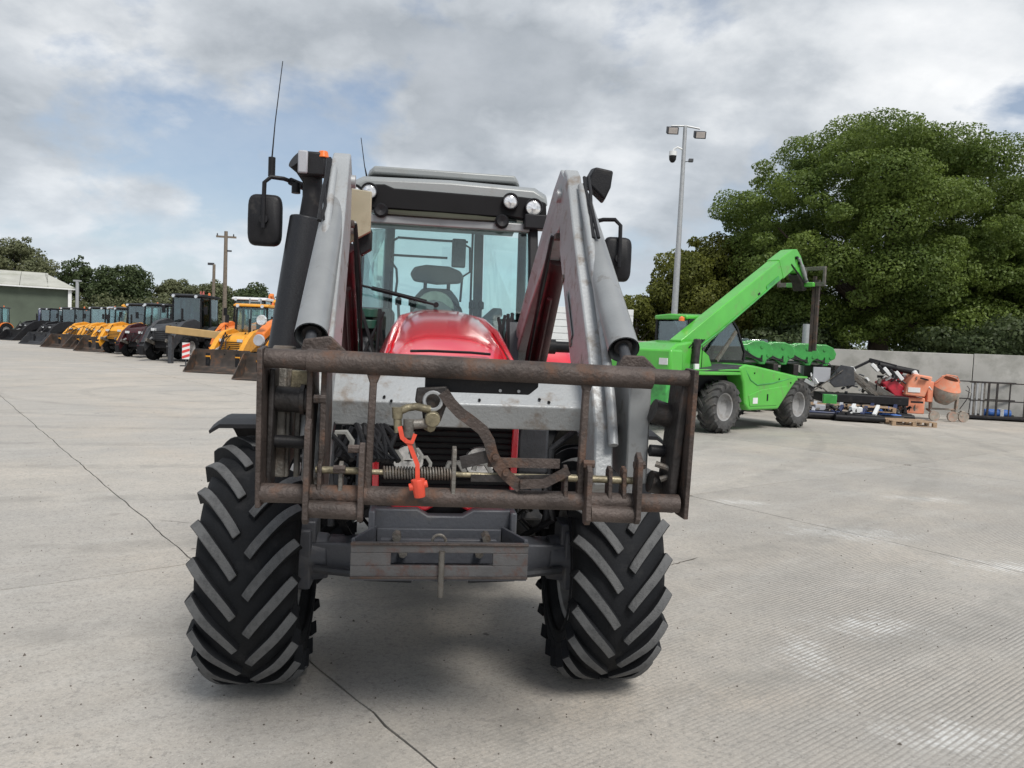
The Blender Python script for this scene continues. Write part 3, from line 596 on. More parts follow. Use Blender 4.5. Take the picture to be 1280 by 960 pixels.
# exhaust, mirrors, lamps, aerials
m = M(); m.cyl((-1.05, 1.2, 1.72), (-.945, 1.25, 2.64), .118, .108, n=28); m.build('exhaust_shield', pm('perforated_black_steel', (.022, .023, .026), .38, .4, .3, 140, (.05, .05, .055), .5, 160), TR, bevel=.012)
m = M(); m.box(-1.16, -.92, 1.1, 1.3, 1.4, 1.75); m.build('exhaust_bracket', 'black', TR, bevel=.02)
m = M(); m.tube([(-.93, 1.25, 2.6), (-.905, 1.25, 2.78), (-.91, 1.25, 2.90), (-.96, 1.22, 2.98), (-1.01, 1.18, 3.02)], [.068, .068, .068, .07, .072], 20); m.build('exhaust_pipe', 'black', TR, smooth=60)
m = M(); m.loft([[(-.955 + a * .032, y, 2.985 + b_ * .075) for a, b_ in ((-1, -1), (1, -1), (1, 1), (-1, 1))] for y in (1.085, 1.11)]); m.build('position_lamp_lens', 'grey', TR, bevel=.01)
m = M(); m.loft([[(-.90 + a * .09 * s_, y, 2.985 + b_ * .08 * s_) for a, b_ in ((-1, -1), (1, -1), (1, 1), (-1, 1))] for y, s_ in ((1.12, 1), (1.2, 1.0), (1.3, .7))]); m.build('position_lamp_housing', 'black', TR, bevel=.015)
m = M(); m.cyl((-.83, 1.15, 3.03), (-.83, 1.15, 3.075), .04, .03, n=12); m.build('indicator_lens', 'orange_lens', TR, bevel=.005)
def mirror(x0, x1, z0, z1, y, sx, ztop):
    cx, cz, hw, hh = (x0 + x1) / 2, (z0 + z1) / 2, (x1 - x0) / 2, (z1 - z0) / 2
    m = M(); out_ = []
    def rr(s_, yy): return [(cx + hw * s_ * math.copysign(abs(math.cos(t)) ** .38, math.cos(t)), yy, cz + hh * s_ * math.copysign(abs(math.sin(t)) ** .38, math.sin(t))) for t in np.linspace(0, 2 * math.pi, 29)[:-1]]
    m.loft([rr(.84, y - .045), rr(.96, y - .03), rr(1, y), rr(.97, y + .03)]); h = m.build('mirror', 'black', TR, smooth=50)
    m = M(); m.cyl((cx, y - .075, cz + .0), (cx, y - .04, cz), .03, n=14); m.build('mirror_knuckle', 'black', h)
    xi = sx * .78 + .03
    m = M(); m.tube([(cx, y - .07, cz - .06), (cx, y - .075, cz + .05), (cx - .0, y - .06, ztop - .04), (cx - sx * .04, y - .05, ztop), (cx - sx * .12, y - .02, ztop), (xi, y + .35, ztop - .06)], .015, 8)
    m.cyl((cx - sx * .16, y, ztop - .01), (xi, y + .35, ztop - .07), .026, n=10); m.cyl((cx - sx * .2, y, ztop - .09), (cx - sx * .2, y, ztop - .02), .03, n=10); m.build('mirror_arm', 'black', TR)
mirror(-1.34, -1.11, 2.435, 2.79, 1.3, -1, 2.90)
mirror(1.16, 1.37, 2.325, 2.65, 1.3, 1, 2.765)
m = M(); m.cyl((-1.205, 1.38, 2.93), (-1.205, 1.38, 3.06), .024, n=10); m.tube([(-1.205, 1.38, 3.05), (-1.19, 1.38, 3.3), (-1.15, 1.38, 3.72)], [.006, .004, .003], 5); m.build('radio_aerial', 'black', TR)
m = M(); m.tube([(-.60, 2.1, 3.12), (-.62, 2.1, 3.2), (-.655, 2.1, 3.42)], [.008, .004, .003], 5); m.build('roof_aerial', 'black', TR)
m = M(); m.loft([[(.80 + x, .05 + y * .9, 2.745 + z) for x, z in pl] for y, pl in ((-.09, ((-.075, .0), (-.03, .085), (.07, .07), (.06, -.02), (.03, -.09))), (.0, ((-.085, .0), (-.035, .095), (.08, .08), (.07, -.02), (.035, -.1))), (.07, ((-.05, .0), (-.02, .05), (.04, .04), (.03, -.01), (.02, -.05))))]); m.build('loader_work_lamp', 'black', TR, bevel=.01)
m = M(); m.beam((.66, .08, 2.72), (.76, .06, 2.74), .03, .03); m.build('lamp_bracket', 'silver', TR)
# ------------- loader arms
KN = 2.72
for sx, cx0, xk, xr0 in ((-1, -.545, -.59, -.655), (1, .580, .63, .575)):
    # front limb: tapered box from knee to the headstock pin
    m = M()
    side = lambda pts, xa: [(xa(z), y, z) for y, z in pts]
    pf = [(-.05, 2.80), (.03, 2.70), (-.10, 2.35), (-.60, 1.78), (-.98, 1.40), (-1.16, 1.24), (-1.26, 1.30), (-1.20, 1.52), (-.95, 1.85), (-.42, 2.42), (-.14, 2.75)]
    w = .045 if sx < 0 else .038
    def xx(z): 
        f = (z - 1.3) / 1.5; return cx0 + (xk - cx0) * f
    vs = [(xx(z) - w, y, z) for y, z in pf] + [(xx(z) + w, y, z) for y, z in pf]; n = len(pf)
    m.add(vs, [(k, (k + 1) % n, n + (k + 1) % n, n + k) for k in range(n)] + [tuple(range(n - 1, -1, -1)), tuple(range(n, 2 * n))]); m.build('loader_arm_front', 'silver', TR, bevel=.008)
    m = M(); pr = [(-.10, 2.74), (0, 2.81), (.10, 2.72), (.62, 2.30), (1.38, 1.84), (1.40, 1.70), (1.30, 1.66), (.60, 2.08), (.12, 2.40), (-.05, 2.50)]
    def xr(y): return xk + (xr0 - xk) * min(1, max(0, y + .05) / .35)
    w = .042; n = len(pr)
    m.add([(xr(y) - w, y, z) for y, z in pr] + [(xr(y) + w, y, z) for y, z in pr], [(k, (k + 1) % n, n + (k + 1) % n, n + k) for k in range(n)] + [tuple(range(n - 1, -1, -1)), tuple(range(n, 2 * n))]); m.build('loader_arm_rear', 'silver', TR, bevel=.008)
    # tilt cylinder under its silver guard, on the outer face
    bx = -.585 if sx < 0 else .675; tx = -.60 if sx < 0 else .682
    m = M()
    a = Vector((tx, -.12, 2.62)); b_ = Vector((bx, -1.12, 1.84)); m.cyl(a, b_, .052, .066, n=28, cap=False); m.cyl(a, b_, .046, .061, n=28, cap=False)
    d = (b_ - a).normalized(); m.cyl(a - d * .03, a + d * .01, .052, n=24); m.cyl(a - d * .07, a - d * .03, .035, n=16); m.build('tilt_cylinder_guard', 'silver_k', TR, smooth=50)
    m = M(); m.cyl(a + d * .2, b_ - d * .015, .038, n=16); m.build('tilt_cylinder', 'rust_dark', TR)
    m = M(); m.cyl(b_ - d * .02, b_ + d * .10, .022, n=12); m.build('tilt_rod', 'dark', TR)
    # hose run and thin pipe on the front limb
    hx = xx(2.0) + (-.0)
    m = M(); o_ = -sx * -.068
    pts = [(xx(z) + sx * .03, y - .06, z + .06) for y, z in ((-.16, 2.62), (-.42, 2.36), (-.7, 2.06), (-.95, 1.78), (-1.12, 1.55), (-1.2, 1.40))]
    m.tube(pts, .020, 10); m.build('steel_pipe', 'silver', TR)
    m = M()
    for q in range(3):
        m.tube([(xx(z) + sx * (.046 + .006 * q) + random.uniform(-.01, .01), y - .10 - .012 * q, z + .09) for y, z in ((-.1, 2.64), (-.17, 2.55), (-.26, 2.47), (-.36, 2.36), (-.44, 2.28))], .009, 6)
    m.build('hose', 'black', TR)
    for y, z in ((-.24, 2.46), (-.30, 2.40), (-.36, 2.34)):
        m = M(); m.box(xx(z) + sx * .04 - .02, xx(z) + sx * .04 + .02, y - .13, y - .07, z + .08, z + .095); m.build('hose_clamp', 'galv', TR)
    for y, z in ((-.3, 2.19), (-.62, 1.86), (-.9, 1.60)):
        m = M(); m.cyl((xx(z) - .045, y + .02, z), (xx(z) + .045, y + .02, z), .022, n=8); m.build('arm_bolt', 'steel_worn', TR)
    m = M(); m.beam((xx(1.95) - .042, -.42, 2.1), (xx(1.8) - .042, -.62, 1.88), .004, .05); m.build('weld_plate', 'silver_k', TR)
    # lift cylinder (dark red) under the rear limb
    m = M(); m.cyl((xk, .22, 2.34), (xk, 1.05, 1.45), .058, n=20); m.cyl((xk - sx * .02, .33, 2.12), (xk - sx * .02, 1.0, 1.4), .018, n=8); m.build('lift_cylinder', 'dred', TR)
    m = M(); m.cyl((xk + sx * .03, .1, 2.47), (xk + sx * .04, .24, 2.32), .03, n=12); m.cyl((xk - .07, .12, 2.44), (xk + .07, .12, 2.44), .035, n=14); m.build('lift_rod', 'galv', TR)
    for q in range(3):
        m = M(); x0 = xk - sx * .07; m.tube([(x0, .05, 2.45), (x0 - sx * .01 * q, .25, 2.22 - q * .03), (x0 - sx * .01, .7, 1.8 - q * .05), (x0, 1.0, 1.45)], .011, 6); m.build('hose', 'black', TR)
    # knee details
    m = M(); m.cyl((xk - .07, -.02, 2.66), (xk + .07, -.02, 2.66), .035, n=16); m.build('knee_pin', 'galv', TR)
    m = M(); m.box(xk - .07, xk + .07, -.06, .0, 2.42, 2.455); m.build('knee_clamp', 'rust', TR, bevel=.004)
    # inner boss at the bottom and grey head plate seen outside
    m = M(); m.prism([(-1.24, 1.30), (-.98, 1.34), (-.92, 1.62), (-1.02, 1.80), (-1.24, 1.72)], 'x', sx * .70 - .045 + (.02 if sx > 0 else .0), sx * .70 + .045 + (.02 if sx > 0 else .0))
    m.build('quick_attach_link', 'silver_k' if sx > 0 else 'steel_worn', TR, bevel=.008)
    m = M(); m.cyl((sx * .66, -1.08, 1.5), (sx * .78, -1.08, 1.5), .02, n=12); m.build('link_pin', 'rust_dark', TR)
m = M(); m.loft([[(x, y, z) for y, z in ((-.98, 1.58), (-.86, 1.685), (-.72, 1.685), (-.72, 1.50), (-.94, 1.475))] for x in (-.56, .60)]); m.build('loader_cross_tube', 'silver', TR, bevel=.006)
for x, z in ((-.30, 1.60), (-.27, 1.585), (.36, 1.61), (.40, 1.60), (.1, 1.60)):
    m = M(); m.cyl((x, -.99 + (z - 1.58) * .9, z), (x, -.94, z), .006, n=6); m.build('plug_hole', 'void', TR)
m = M(); m.prism([(-.57, 2.66), (-.445, 2.65), (-.445, 2.43), (-.56, 2.36)], 'y', .16, .2); m.box(-.575, -.565, .0, .2, 2.4, 2.62); m.build('beige_plate', 'beige', TR, bevel=.006)
m = M(); m.prism([(-.53, 2.45), (-.44, 2.45), (-.44, 2.34), (-.5, 2.30)], 'y', .22, .3); m.build('valve_block', 'black', TR, bevel=.006)
# ------------- rusty headstock
HS = TR
Y = -1.4
hx = lambda x: 1.752 - .012 * x
m = M(); m.cyl((-.56, Y, 1.755), (.71, Y, 1.737), .041, n=28); m.build('headstock_top_tube', 'rust', HS)
m = M(); m.cyl((-.705, Y, 1.757), (-.54, Y, 1.756), .035, n=22); m.build('headstock_top_stub', 'rust', HS)
m = M(); m.cyl((.70, Y, 1.745), (.87, Y, 1.742), .030, n=22); m.build('headstock_top_stub', 'rust', HS)
m = M(); m.cyl((-.71, Y, 1.275), (.84, Y, 1.26), .035, n=28); m.build('headstock_lower_tube', 'rust', HS)
for a, b_ in ((-.54, -.36), (.49, .67)):
    m = M(); m.cyl((a, Y - .03, 1.226), (b_, Y - .03, 1.22), .032, n=22); m.build('headstock_short_tube', 'rust', HS)
def plate(pts, x, t, nm='headstock_plate', mat='rust'):
    m = M(); m.prism(pts, 'x', x - t / 2, x + t / 2); return m.build(nm, mat, HS, bevel=.003)
plate([(-1.46, 1.79), (-1.36, 1.80), (-1.16, 1.70), (-1.12, 1.5), (-1.18, 1.30), (-1.30, 1.225), (-1.43, 1.225)], -.715, .018)
plate([(-1.36, 1.80), (-1.16, 1.70), (-1.12, 1.5), (-1.18, 1.28), (-1.30, 1.22), (-1.38, 1.225)], -.555, .02)
plate([(-1.36, 1.80), (-1.16, 1.70), (-1.12, 1.5), (-1.18, 1.28), (-1.30, 1.22), (-1.38, 1.225)], -.505, .02)
plate([(-1.46, 1.775), (-1.36, 1.78), (-1.2, 1.70), (-1.16, 1.5), (-1.22, 1.28), (-1.33, 1.205), (-1.43, 1.205)], .865, .018)
for x, xt in ((-.335, -.325), (.452, .46)):
    m = M(); m.beam((xt, Y, 1.72), (x, Y, 1.29), .026, .03, (0, 1, 0)); m.beam((xt, Y, 1.715), (xt, Y, 1.68), .05, .032, (0, 1, 0), .026, .03); m.build('headstock_upright', 'rust', HS, bevel=.005)
for x, z1, z0 in ((-.355, 1.47, 1.185), (-.545, 1.55, 1.175), (.475, 1.42, 1.185), (.665, 1.46, 1.19)):
    plate([(-1.475, z0 + .02), (-1.455, z0), (-1.42, z0), (-1.40, z0 + .05), (-1.41, z1 - .02), (-1.43, z1), (-1.47, z1 - .03)], x, .02, 'hook_plate')
for x, z in ((-.375, 1.445), (.485, 1.41), (-.5, 1.62), (.68, 1.41), (-.425, 1.37)):
    m = M(); m.cyl((x - .03, -1.43, z), (x + .012, -1.43, z), .016, n=6); m.build('bolt', 'rust', HS)
# legs at the ends
m = M(); m.beam((.852, -1.33, 1.74), (.822, -1.30, 1.22), .035, .15, (0, 1, 0)); m.build('headstock_end_leg', 'rust_dark', HS, bevel=.008)
m = M(); m.beam((-.69, -1.3, 1.72), (-.70, -1.28, 1.25), .02, .10, (0, 1, 0)); m.build('headstock_end_leg', 'rust_dark', HS, bevel=.006)
m = M(); m.beam((-.65, -1.2, 1.74), (-.655, -1.2, 1.3), .02, .04, (0, 1, 0)); m.beam((-.615, -1.2, 1.70), (-.615, -1.2, 1.3), .02, .04, (0, 1, 0)); m.build('inner_bar', 'steel_worn', HS, bevel=.004)
for a, b_ in ((-.71, -.56), (.76, .865)):
    m = M(); m.cyl((a, -1.28, 1.605), (b_, -1.28, 1.60 if a < 0 else 1.575), .048, n=22); m.cyl(((a + b_) / 2 + .04, -1.28, 1.603 if a < 0 else 1.58), ((a + b_) / 2 + .055, -1.28, 1.603 if a < 0 else 1.58), .058, n=22); m.build('pivot_boss', 'rust_dark', HS)
    m = M(); m.cyl((a, -1.27, 1.445), (b_, -1.27, 1.44), .024, n=16); m.build('lower_pivot_bar', 'black', HS)
m = M(); m.prism([(-.635, 1.71), (-.57, 1.71), (-.57, 1.66), (-.60, 1.60), (-.64, 1.62)], 'y', -1.26, -1.22); m.build('pivot_gusset', 'brass', HS, bevel=.004)
for pts in ([(-.60, 1.77), (-.585, 1.83), (-.49, 1.845), (-.43, 1.79)], [(.58, 1.75), (.62, 1.82), (.70, 1.82), (.77, 1.755)]):
    m = M(); m.prism(pts, 'y', -1.33, -1.31); m.build('headstock_hook', 'rust', HS, bevel=.006)
m = M(); m.cyl((.77, -1.26, 1.32), (.86, -1.26, 1.30), .045, n=16); m.build('lower_boss', 'rust_dark', HS)
m = M(); m.tube([(.77, -1.32, 1.40), (.82, -1.34, 1.385), (.825, -1.34, 1.355), (.79, -1.33, 1.34)], .012, 8); m.build('shackle', 'steel_worn', HS)
# latch rod, spring, brackets, links and lever
m = M(); m.cyl((-.52, Y, 1.362), (-.33, Y, 1.360), .013, n=12); m.cyl((-.32, Y, 1.358), (.40, Y, 1.352), .010, n=10); m.cyl((.36, Y, 1.352), (.66, Y, 1.345), .014, n=12); m.build('latch_rod', 'brass', HS)
m = M(); m.tube([(-.28 + .25 * k / 240, Y + .021 * math.cos(2 * math.pi * k / 10), 1.357 + .021 * math.sin(2 * math.pi * k / 10)) for k in range(241)], .004, 5); m.build('latch_spring', 'steel_worn', HS)
for x in (-.505, -.43, -.024, .395, .565, .62):
    z1 = 1.46 if x == -.024 else (1.395 if x < 0 else 1.40)
    plate([(-1.43, 1.28), (-1.37, 1.28), (-1.37, z1 - .02), (-1.39, z1), (-1.42, z1 - .01)], x, .016, 'rod_bracket', 'steel_worn' if x in (-.43, -.024) else 'rust')
def flat(pts, w, y, nm, mat='rust', t=.012):
    P = [Vector((p[0], 0, p[1])) for p in pts]; Lf, Rt = [], []
    for i, p in enumerate(P):
        d = (P[min(i + 1, len(P) - 1)] - P[max(i - 1, 0)]).normalized(); nn = Vector((-d.z, 0, d.x)) * w / 2
        Lf.append(((p + nn).x, (p + nn).z)); Rt.append(((p - nn).x, (p - nn).z))
    m = M(); n = len(P)
    for i in range(n - 1):
        a, b_, c, d = Lf[i], Lf[i + 1], Rt[i + 1], Rt[i]
        m.hexa([(a[0], y, a[1]), (d[0], y, d[1]), (c[0], y, c[1]), (b_[0], y, b_[1]), (a[0], y + t, a[1]), (d[0], y + t, d[1]), (c[0], y + t, c[1]), (b_[0], y + t, b_[1])])
    return m.build(nm, mat, HS, smooth=0)
flat([(-.075, 1.66), (-.045, 1.62), (-.01, 1.585), (.035, 1.555), (.075, 1.525), (.10, 1.485), (.113, 1.44), (.135, 1.40), (.17, 1.36), (.225, 1.315)], .042, -1.43, 'release_lever')
flat([(.0, 1.40), (.13, 1.435)], .045, -1.415, 'release_link', 'rust_dark')
flat([(.10, 1.405), (.20, 1.405), (.37, 1.405)], .035, -1.415, 'release_link')
flat([(.04, 1.345), (.18, 1.345), (.36, 1.350)], .026, -1.412, 'release_link', 'rust_dark')
flat([(.22, 1.33), (.31, 1.335), (.40, 1.385)], .034, -1.445, 'release_link')
for x, z in ((.125, 1.43), (.165, 1.373)):
    m = M(); m.cyl((x, -1.45, z), (x, -1.40, z), .013, n=8); m.build('link_bolt', 'rust', HS)
m = M(); m.prism([(-.14, 1.72), (.285, 1.715), (.285, 1.685), (.25, 1.655), (-.14, 1.655)], 'y', -1.36, -1.345); m.build('headstock_cover_plate', 'black', HS, bevel=.004)
for x in (.14, .21):
    m = M(); m.cyl((x, -1.368, 1.668), (x, -1.358, 1.668), .006, n=8); m.build('plate_bolt', 'galv', HS)
m = M(); m.prism([(-.17, 1.67), (-.06, 1.68), (-.055, 1.62), (-.08, 1.545), (-.14, 1.53), (-.15, 1.60), (-.175, 1.62)], 'y', -1.40, -1.375); m.build('coupler_plate', 'rust_dark', HS, bevel=.006)
m = M(); m.cyl((-.11, -1.40, 1.565), (-.11, -1.46, 1.56), .028, n=12); m.cyl((-.13, -1.40, 1.535), (-.11, -1.43, 1.53), .02, n=8); m.build('coupler_block', 'brass', HS, bevel=.004)
m = M(); m.tube([(-.12, -1.43, 1.595), (-.17, -1.44, 1.605), (-.20, -1.44, 1.60), (-.23, -1.44, 1.585)], .014, 10); m.cyl((-.235, -1.44, 1.60), (-.235, -1.44, 1.56), .022, .018, n=12); m.cyl((-.235, -1.44, 1.56), (-.23, -1.44, 1.51), .015, n=10); m.build('hydraulic_fitting', 'brass', HS)
m = M(); m.cyl((-.13, -1.43, 1.545), (-.18, -1.44, 1.54), .018, n=10); m.cyl((-.195, -1.45, 1.56), (-.195, -1.45, 1.50), .019, n=12); m.cyl((-.195, -1.45, 1.515), (-.195, -1.45, 1.495), .023, n=6); m.cyl((-.19, -1.45, 1.50), (-.17, -1.44, 1.42), .014, n=8); m.build('hydraulic_fitting', 'steel_worn', HS)
m = M(); m.tube([(-.11 + .032 * math.cos(t), -1.42, 1.625 + .032 * math.sin(t)) for t in np.linspace(0, 2 * math.pi, 17)], .007, 6); m.build('lifting_ring', 'galv', HS)
flat([(-.225, 1.535), (-.215, 1.495), (-.19, 1.475), (-.175, 1.44), (-.158, 1.40), (-.155, 1.34)], .016, -1.475, 'dust_cap_strap', 'strap', .006)
flat([(-.17, 1.51), (-.18, 1.48), (-.205, 1.485)], .014, -1.48, 'dust_cap_strap', 'strap', .006)
m = M(); m.cyl((-.155, -1.485, 1.35), (-.145, -1.485, 1.285), .026, .020, n=10); m.cyl((-.185, -1.485, 1.32), (-.12, -1.485, 1.335), .014, n=8); m.build('dust_cap', 'strap', HS, bevel=.003)
# pale wiring connectors between grille and headstock
for (x, y, z, r_) in ((-.30, -.9, 1.36, .03), (-.25, -.85, 1.33, .022), (-.16, -.9, 1.35, .02), (-.12, -.85, 1.31, .02), (.02, -.8, 1.27, .03), (.14, -.8, 1.27, .03), (-.46, -1.0, 1.42, .028)):
    m = M(); m.tube([(x - r_ * 1.3, y, z), (x - r_, y, z + r_), (x + r_ * .4, y, z + r_ * 1.1), (x + r_ * 1.3, y, z - r_ * .2), (x + r_ * 1.2, y, z - r_)], r_ * .42, 6); m.build('pale_hose_end', pm('pale_plastic', (.24, .24, .23), .5), TR)
m = M()
for k in range(9):
    x = -.42 + random.uniform(-.1, .1); m.tube([(x, -.9, 1.5), (x + .03 * k / 3, -1.0, 1.44), (x + .06, -1.1, 1.40), (x + .05 + random.random() * .1, -1.15, 1.36)], .012, 6)
m.build('hanging_hose', 'black', TR)['kind'] = 'stuff'

# ------------------------------------------------------------------ green telehandler
GT = thing('telehandler', 'bright green telehandler with its long boom raised, parked in front of the big tree', 'telehandler', (5.38, 19.22, 0), R(40.8))
G = 'green'
for x in (-1.66, 1.58):
    for y in (-.92, .92):
        simple_wheel(GT, 'wheel', (x, y,   .60), .575, .44, .32, 1 if y > 0 else -1, ('rubber_w', 'rim'), 16, 36, 1 if x < 0 else 1, .03).rotation_euler = (0, 0, R(-90 if y > 0 else -90)) 
for o in [c for c in GT.children if c.name.startswith('wheel')]:
    pass
m = M(); m.box(-2.5, 2.2, -.45, .45, .5, 1.0); m.box(-1.9, -1.4, -.75, .75, .45, .7); m.box(1.35, 1.8, -.75, .75, .45, .7); m.build('chassis', 'rust_dark', GT, bevel=.03)
pf = [(-1.22, 1.50), (-.95, 1.58), (-.45, 1.54), (1.35, 1.33), (1.42, 1.26), (1.05, .95), (.55, .50), (-.75, .50), (-.92, .65), (-1.02, 1.15)]
m = M(); m.prism(pf, 'y', -1.12, -.45); m.build('engine_cover', G, GT, bevel=.06, seg=3)
m = M(); m.prism([(-.72, .60), (.45, .60), (.92, 1.08), (-.30, .98), (-.80, .86)], 'y', -1.135, -1.10); m.build('cover_lower_panel', G, GT, bevel=.01)
m = M(); m.tube([(-1.0, -1.10, 1.50), (-.75, -1.12, 1.22), (-.45, -1.12, 1.10), (.2, -1.12, 1.14), (1.35, -1.1, 1.30)], .018, 8); m.build('cover_moulding', 'green2', GT)
m = M(); m.box(-.02, .02, -1.15, -1.13, .72, .88); m.build('cover_latch', 'black', GT)
m = M(); m.box(-3.05, -1.0, -1.10, -.70, 1.32, 1.40); m.build('rear_mudguard', G, GT, bevel=.02)
m = M(); m.prism([(-2.7, 1.40), (-1.05, 1.56), (-1.05, 1.40)], 'y', -1.08, -.4); m.build('air_intake_panel', 'dark', GT, bevel=.01)
m = M(); m.prism([(-3.35, .62), (-2.55, .62), (-2.35, 1.30), (-1.5, 1.42), (-1.7, 1.75), (-2.3, 2.05), (-2.9, 1.98), (-3.3, 1.75)], 'y', -.62, .5); m.build('rear_body', G, GT, bevel=.05)
m = M(); m.box(-3.55, -3.1, -.95, .85, 1.30, 1.85); m.build('counterweight', G, GT, bevel=.05)
m = M(); m.box(-3.5, -3.1, -.85, .85, .62, 1.25); m.build('rear_bumper', 'green2', GT, bevel=.03)
for y in (-.88, .7):
    m = M(); m.box(-3.57, -3.54, y, y + .22, 1.52, 1.66); m.build('rear_light', 'white', GT)
m = M(); m.box(-2.75, -2.6, -1.0, -.96, 1.42, 1.56); m.build('number_plate', 'white', GT)
m = M(); m.cyl((-2.35, -.70, 1.55), (-2.3, -.70, 2.1), .09, n=12); m.build('boom_pivot_cover', 'rust_dark', GT, bevel=.02)
# cab
m = M(); m.box(-1.75, .25, .0, .92, .6, 1.62); m.build('cab_base', G, GT, bevel=.04)
cabp = [(-1.75, 1.62), (-1.75, 2.55), (-.05, 2.66), (.22, 2.45), (.62, 1.85), (.58, 1.62)]
for y in (-.06, .88):
    m = M(); q = cabp
    for i in range(len(q)):
        a, b_ = q[i], q[(i + 1) % len(q)]; m.beam((a[0], y + .02, a[1]), (b_[0], y + .02, b_[1]), .06, .06, (0, 1, 0))
    f = m.build('cab_frame', 'black', GT, bevel=.008)
    g_ = M(); g_.prism([(p[0] * .98, p[1]) for p in q], 'y', y + .015, y + .025); g_.build('cab_window', 'glass2', f, smooth=0)
m = M(); m.prism([(.08, .42), (.86, .42), (.86, .0), (.08, 0)], 'z', 1.7, 1.71)
m = M(); m.add([(.62, .05, 1.85), (.62, .86, 1.85), (.22, .86, 2.45), (.22, .05, 2.45), (.63, .05, 1.85), (.63, .86, 1.85), (.23, .86, 2.45), (.23, .05, 2.45)], [(0, 1, 2, 3), (7, 6, 5, 4), (0, 4, 5, 1), (1, 5, 6, 2), (2, 6, 7, 3), (3, 7, 4, 0)]); m.build('cab_windscreen', 'glass2', GT, smooth=0)
m = M(); m.box(-1.74, -1.72, .05, .86, 1.65, 2.52); m.build('cab_rear_window', 'glass2', GT, smooth=0)
m = M(); m.loft([[(x, y, z) for y, z in ((-.02, 2.60 + k), (.94, 2.60 + k), (.94, 2.70 + k), (.46, 2.74 + k), (-.02, 2.70 + k))] for x, k in ((-1.82, -.04), (-.9, .0), (-.1, .03))]); m.build('cab_roof', G, GT, bevel=.03)
m = M(); m.box(-1.2, -.7, .3, .7, 1.6, 1.75); m.box(-1.25, -1.1, .3, .7, 1.7, 2.3); m.build('cab_seat', 'black', GT, bevel=.04)
m = M(); m.lathe([(2.52, .001), (2.52, .07), (2.60, .065), (2.64, .001)], (-1.92, .05, 0), 12, ax='z'); m.build('beacon', 'orange_lens', GT)
# boom
bp0, bp1 = Vector((-2.35, -.22, 1.82)), Vector((2.3, -.22, 4.46))
m = M(); m.beam(bp0, bp0.lerp(bp1, .84), .34, .56, (0, 0, 1), .34, .50); m.build('boom', G, GT, bevel=.025)
m = M(); m.beam(bp0.lerp(bp1, .835), bp0.lerp(bp1, .97), .36, .54, (0, 0, 1), .36, .50); m.build('boom_collar', G, GT, bevel=.02)
m = M(); m.prism([(2.02, 4.35), (2.18, 4.62), (2.5, 4.66), (2.72, 4.50), (3.1, 4.0), (3.0, 3.85), (2.65, 4.05), (2.45, 4.05)], 'y', -.26, .02); m.build('boom_head', G, GT, bevel=.02)
for k, (x, z) in enumerate(((1.9, 4.1), (2.1, 4.22), (2.25, 4.36), (2.45, 4.42), (2.6, 4.3), (1.85, 4.28))):
    m = M(); m.cyl((x, -.32, z), (x, -.25, z), .045, n=10); m.build('boom_pin', 'black', GT)
m = M(); m.cyl((1.6, -.12, 3.42), (2.45, -.12, 3.6), .0001, n=3) if False else M().box(1.5, 2.2, -.3, .1, 3.62, 3.78); m.build('fork_carriage_wing', 'green2', GT, bevel=.02)
m = M(); m.prism([(2.62, 3.98), (2.85, 4.12), (3.1, 3.95), (3.14, 3.62), (2.95, 3.58), (2.85, 3.8)], 'y', -.25, .05); m.build('fork_bracket', 'rust_dark', GT, bevel=.02)
m = M(); m.cyl((2.55, -.3, 4.42), (3.05, -.3, 3.8), .045, n=10); m.cyl((2.7, -.3, 4.24), (2.9, -.3, 3.98), .06, n=10); m.build('tilt_ram', 'galv', GT)
m = M(); m.tube([(2.0, -.4, 4.2), (2.4, -.42, 3.95), (2.7, -.4, 3.8), (2.95, -.35, 3.85)], .025, 6); m.build('hose', 'black', GT)
m = M(); m.tube([(-2.2, -.42, 1.75), (-1.0, -.41, 2.35), (.3, -.40, 3.08), (1.4, -.40, 3.72)], .02, 6); m.build('boom_pipe', 'green2', GT)
for k in range(5):
    c_ = bp0.lerp(bp1, .12 + .17 * k); m = M(); m.beam(c_ + Vector((-.05, -.172, -.18)), c_ + Vector((.03, -.172, -.135)), .02, .05); m.build('boom_decal', 'black', GT) if k in (3,) else None
m = M(); m.box(-3.2, -2.6, -.66, -.63, .75, 1.15); m.build('side_hatch', 'green2', GT, bevel=.01)
m = M(); m.prism([(-2.55, .9), (-.95, 1.0), (-1.0, 1.30), (-2.5, 1.30)], 'y', -.7, -.62); m.build('wheel_arch_shade', 'black', GT)  # black plate put in for the shaded recess between body and wheel
for x0, x1, z0, z1 in ((-3.3, -2.7, 1.35, 1.38), (-2.0, -1.99, 1.42, 1.95)):
    m = M(); m.box(x0, x1, -.632, -.622, z0, z1); m.build('panel_seam', 'void', GT)
for x, z in ((-.6, 1.38), (.5, 1.24), (1.05, 1.15)):
    m = M(); m.cyl((x, -1.14, z), (x, -1.11, z), .018, n=8); m.build('cover_bolt', 'void', GT)
m = M(); m.box(-.62, -.42, -1.142, -1.13, .66, .80); m.build('sticker', 'white', GT)
m = M(); m.beam((.9, -.40, 3.50), (1.45, -.40, 3.81), .008, .10); m.build('boom_decal', 'green2', GT)
m = M()
for q in range(4): m.tube([(-2.5 + .1 * q, -.62, 1.9), (-2.2 + .1 * q, -.6, 2.1), (-1.9, -.45, 2.05)], .02, 5)
m.build('hose', 'black', GT)['kind'] = 'stuff'
m = M(); m.beam((-.95, -.30, 1.62), (-.2, -.30, 2.35), .05, .09); m.build('inner_ram', 'steel_worn', GT)
m = M(); m.tube([(-3.0, -1.0, 1.42), (-2.0, -1.06, 1.43), (-1.1, -1.1, 1.44)], .022, 6); m.build('guard_rail', 'green', GT)
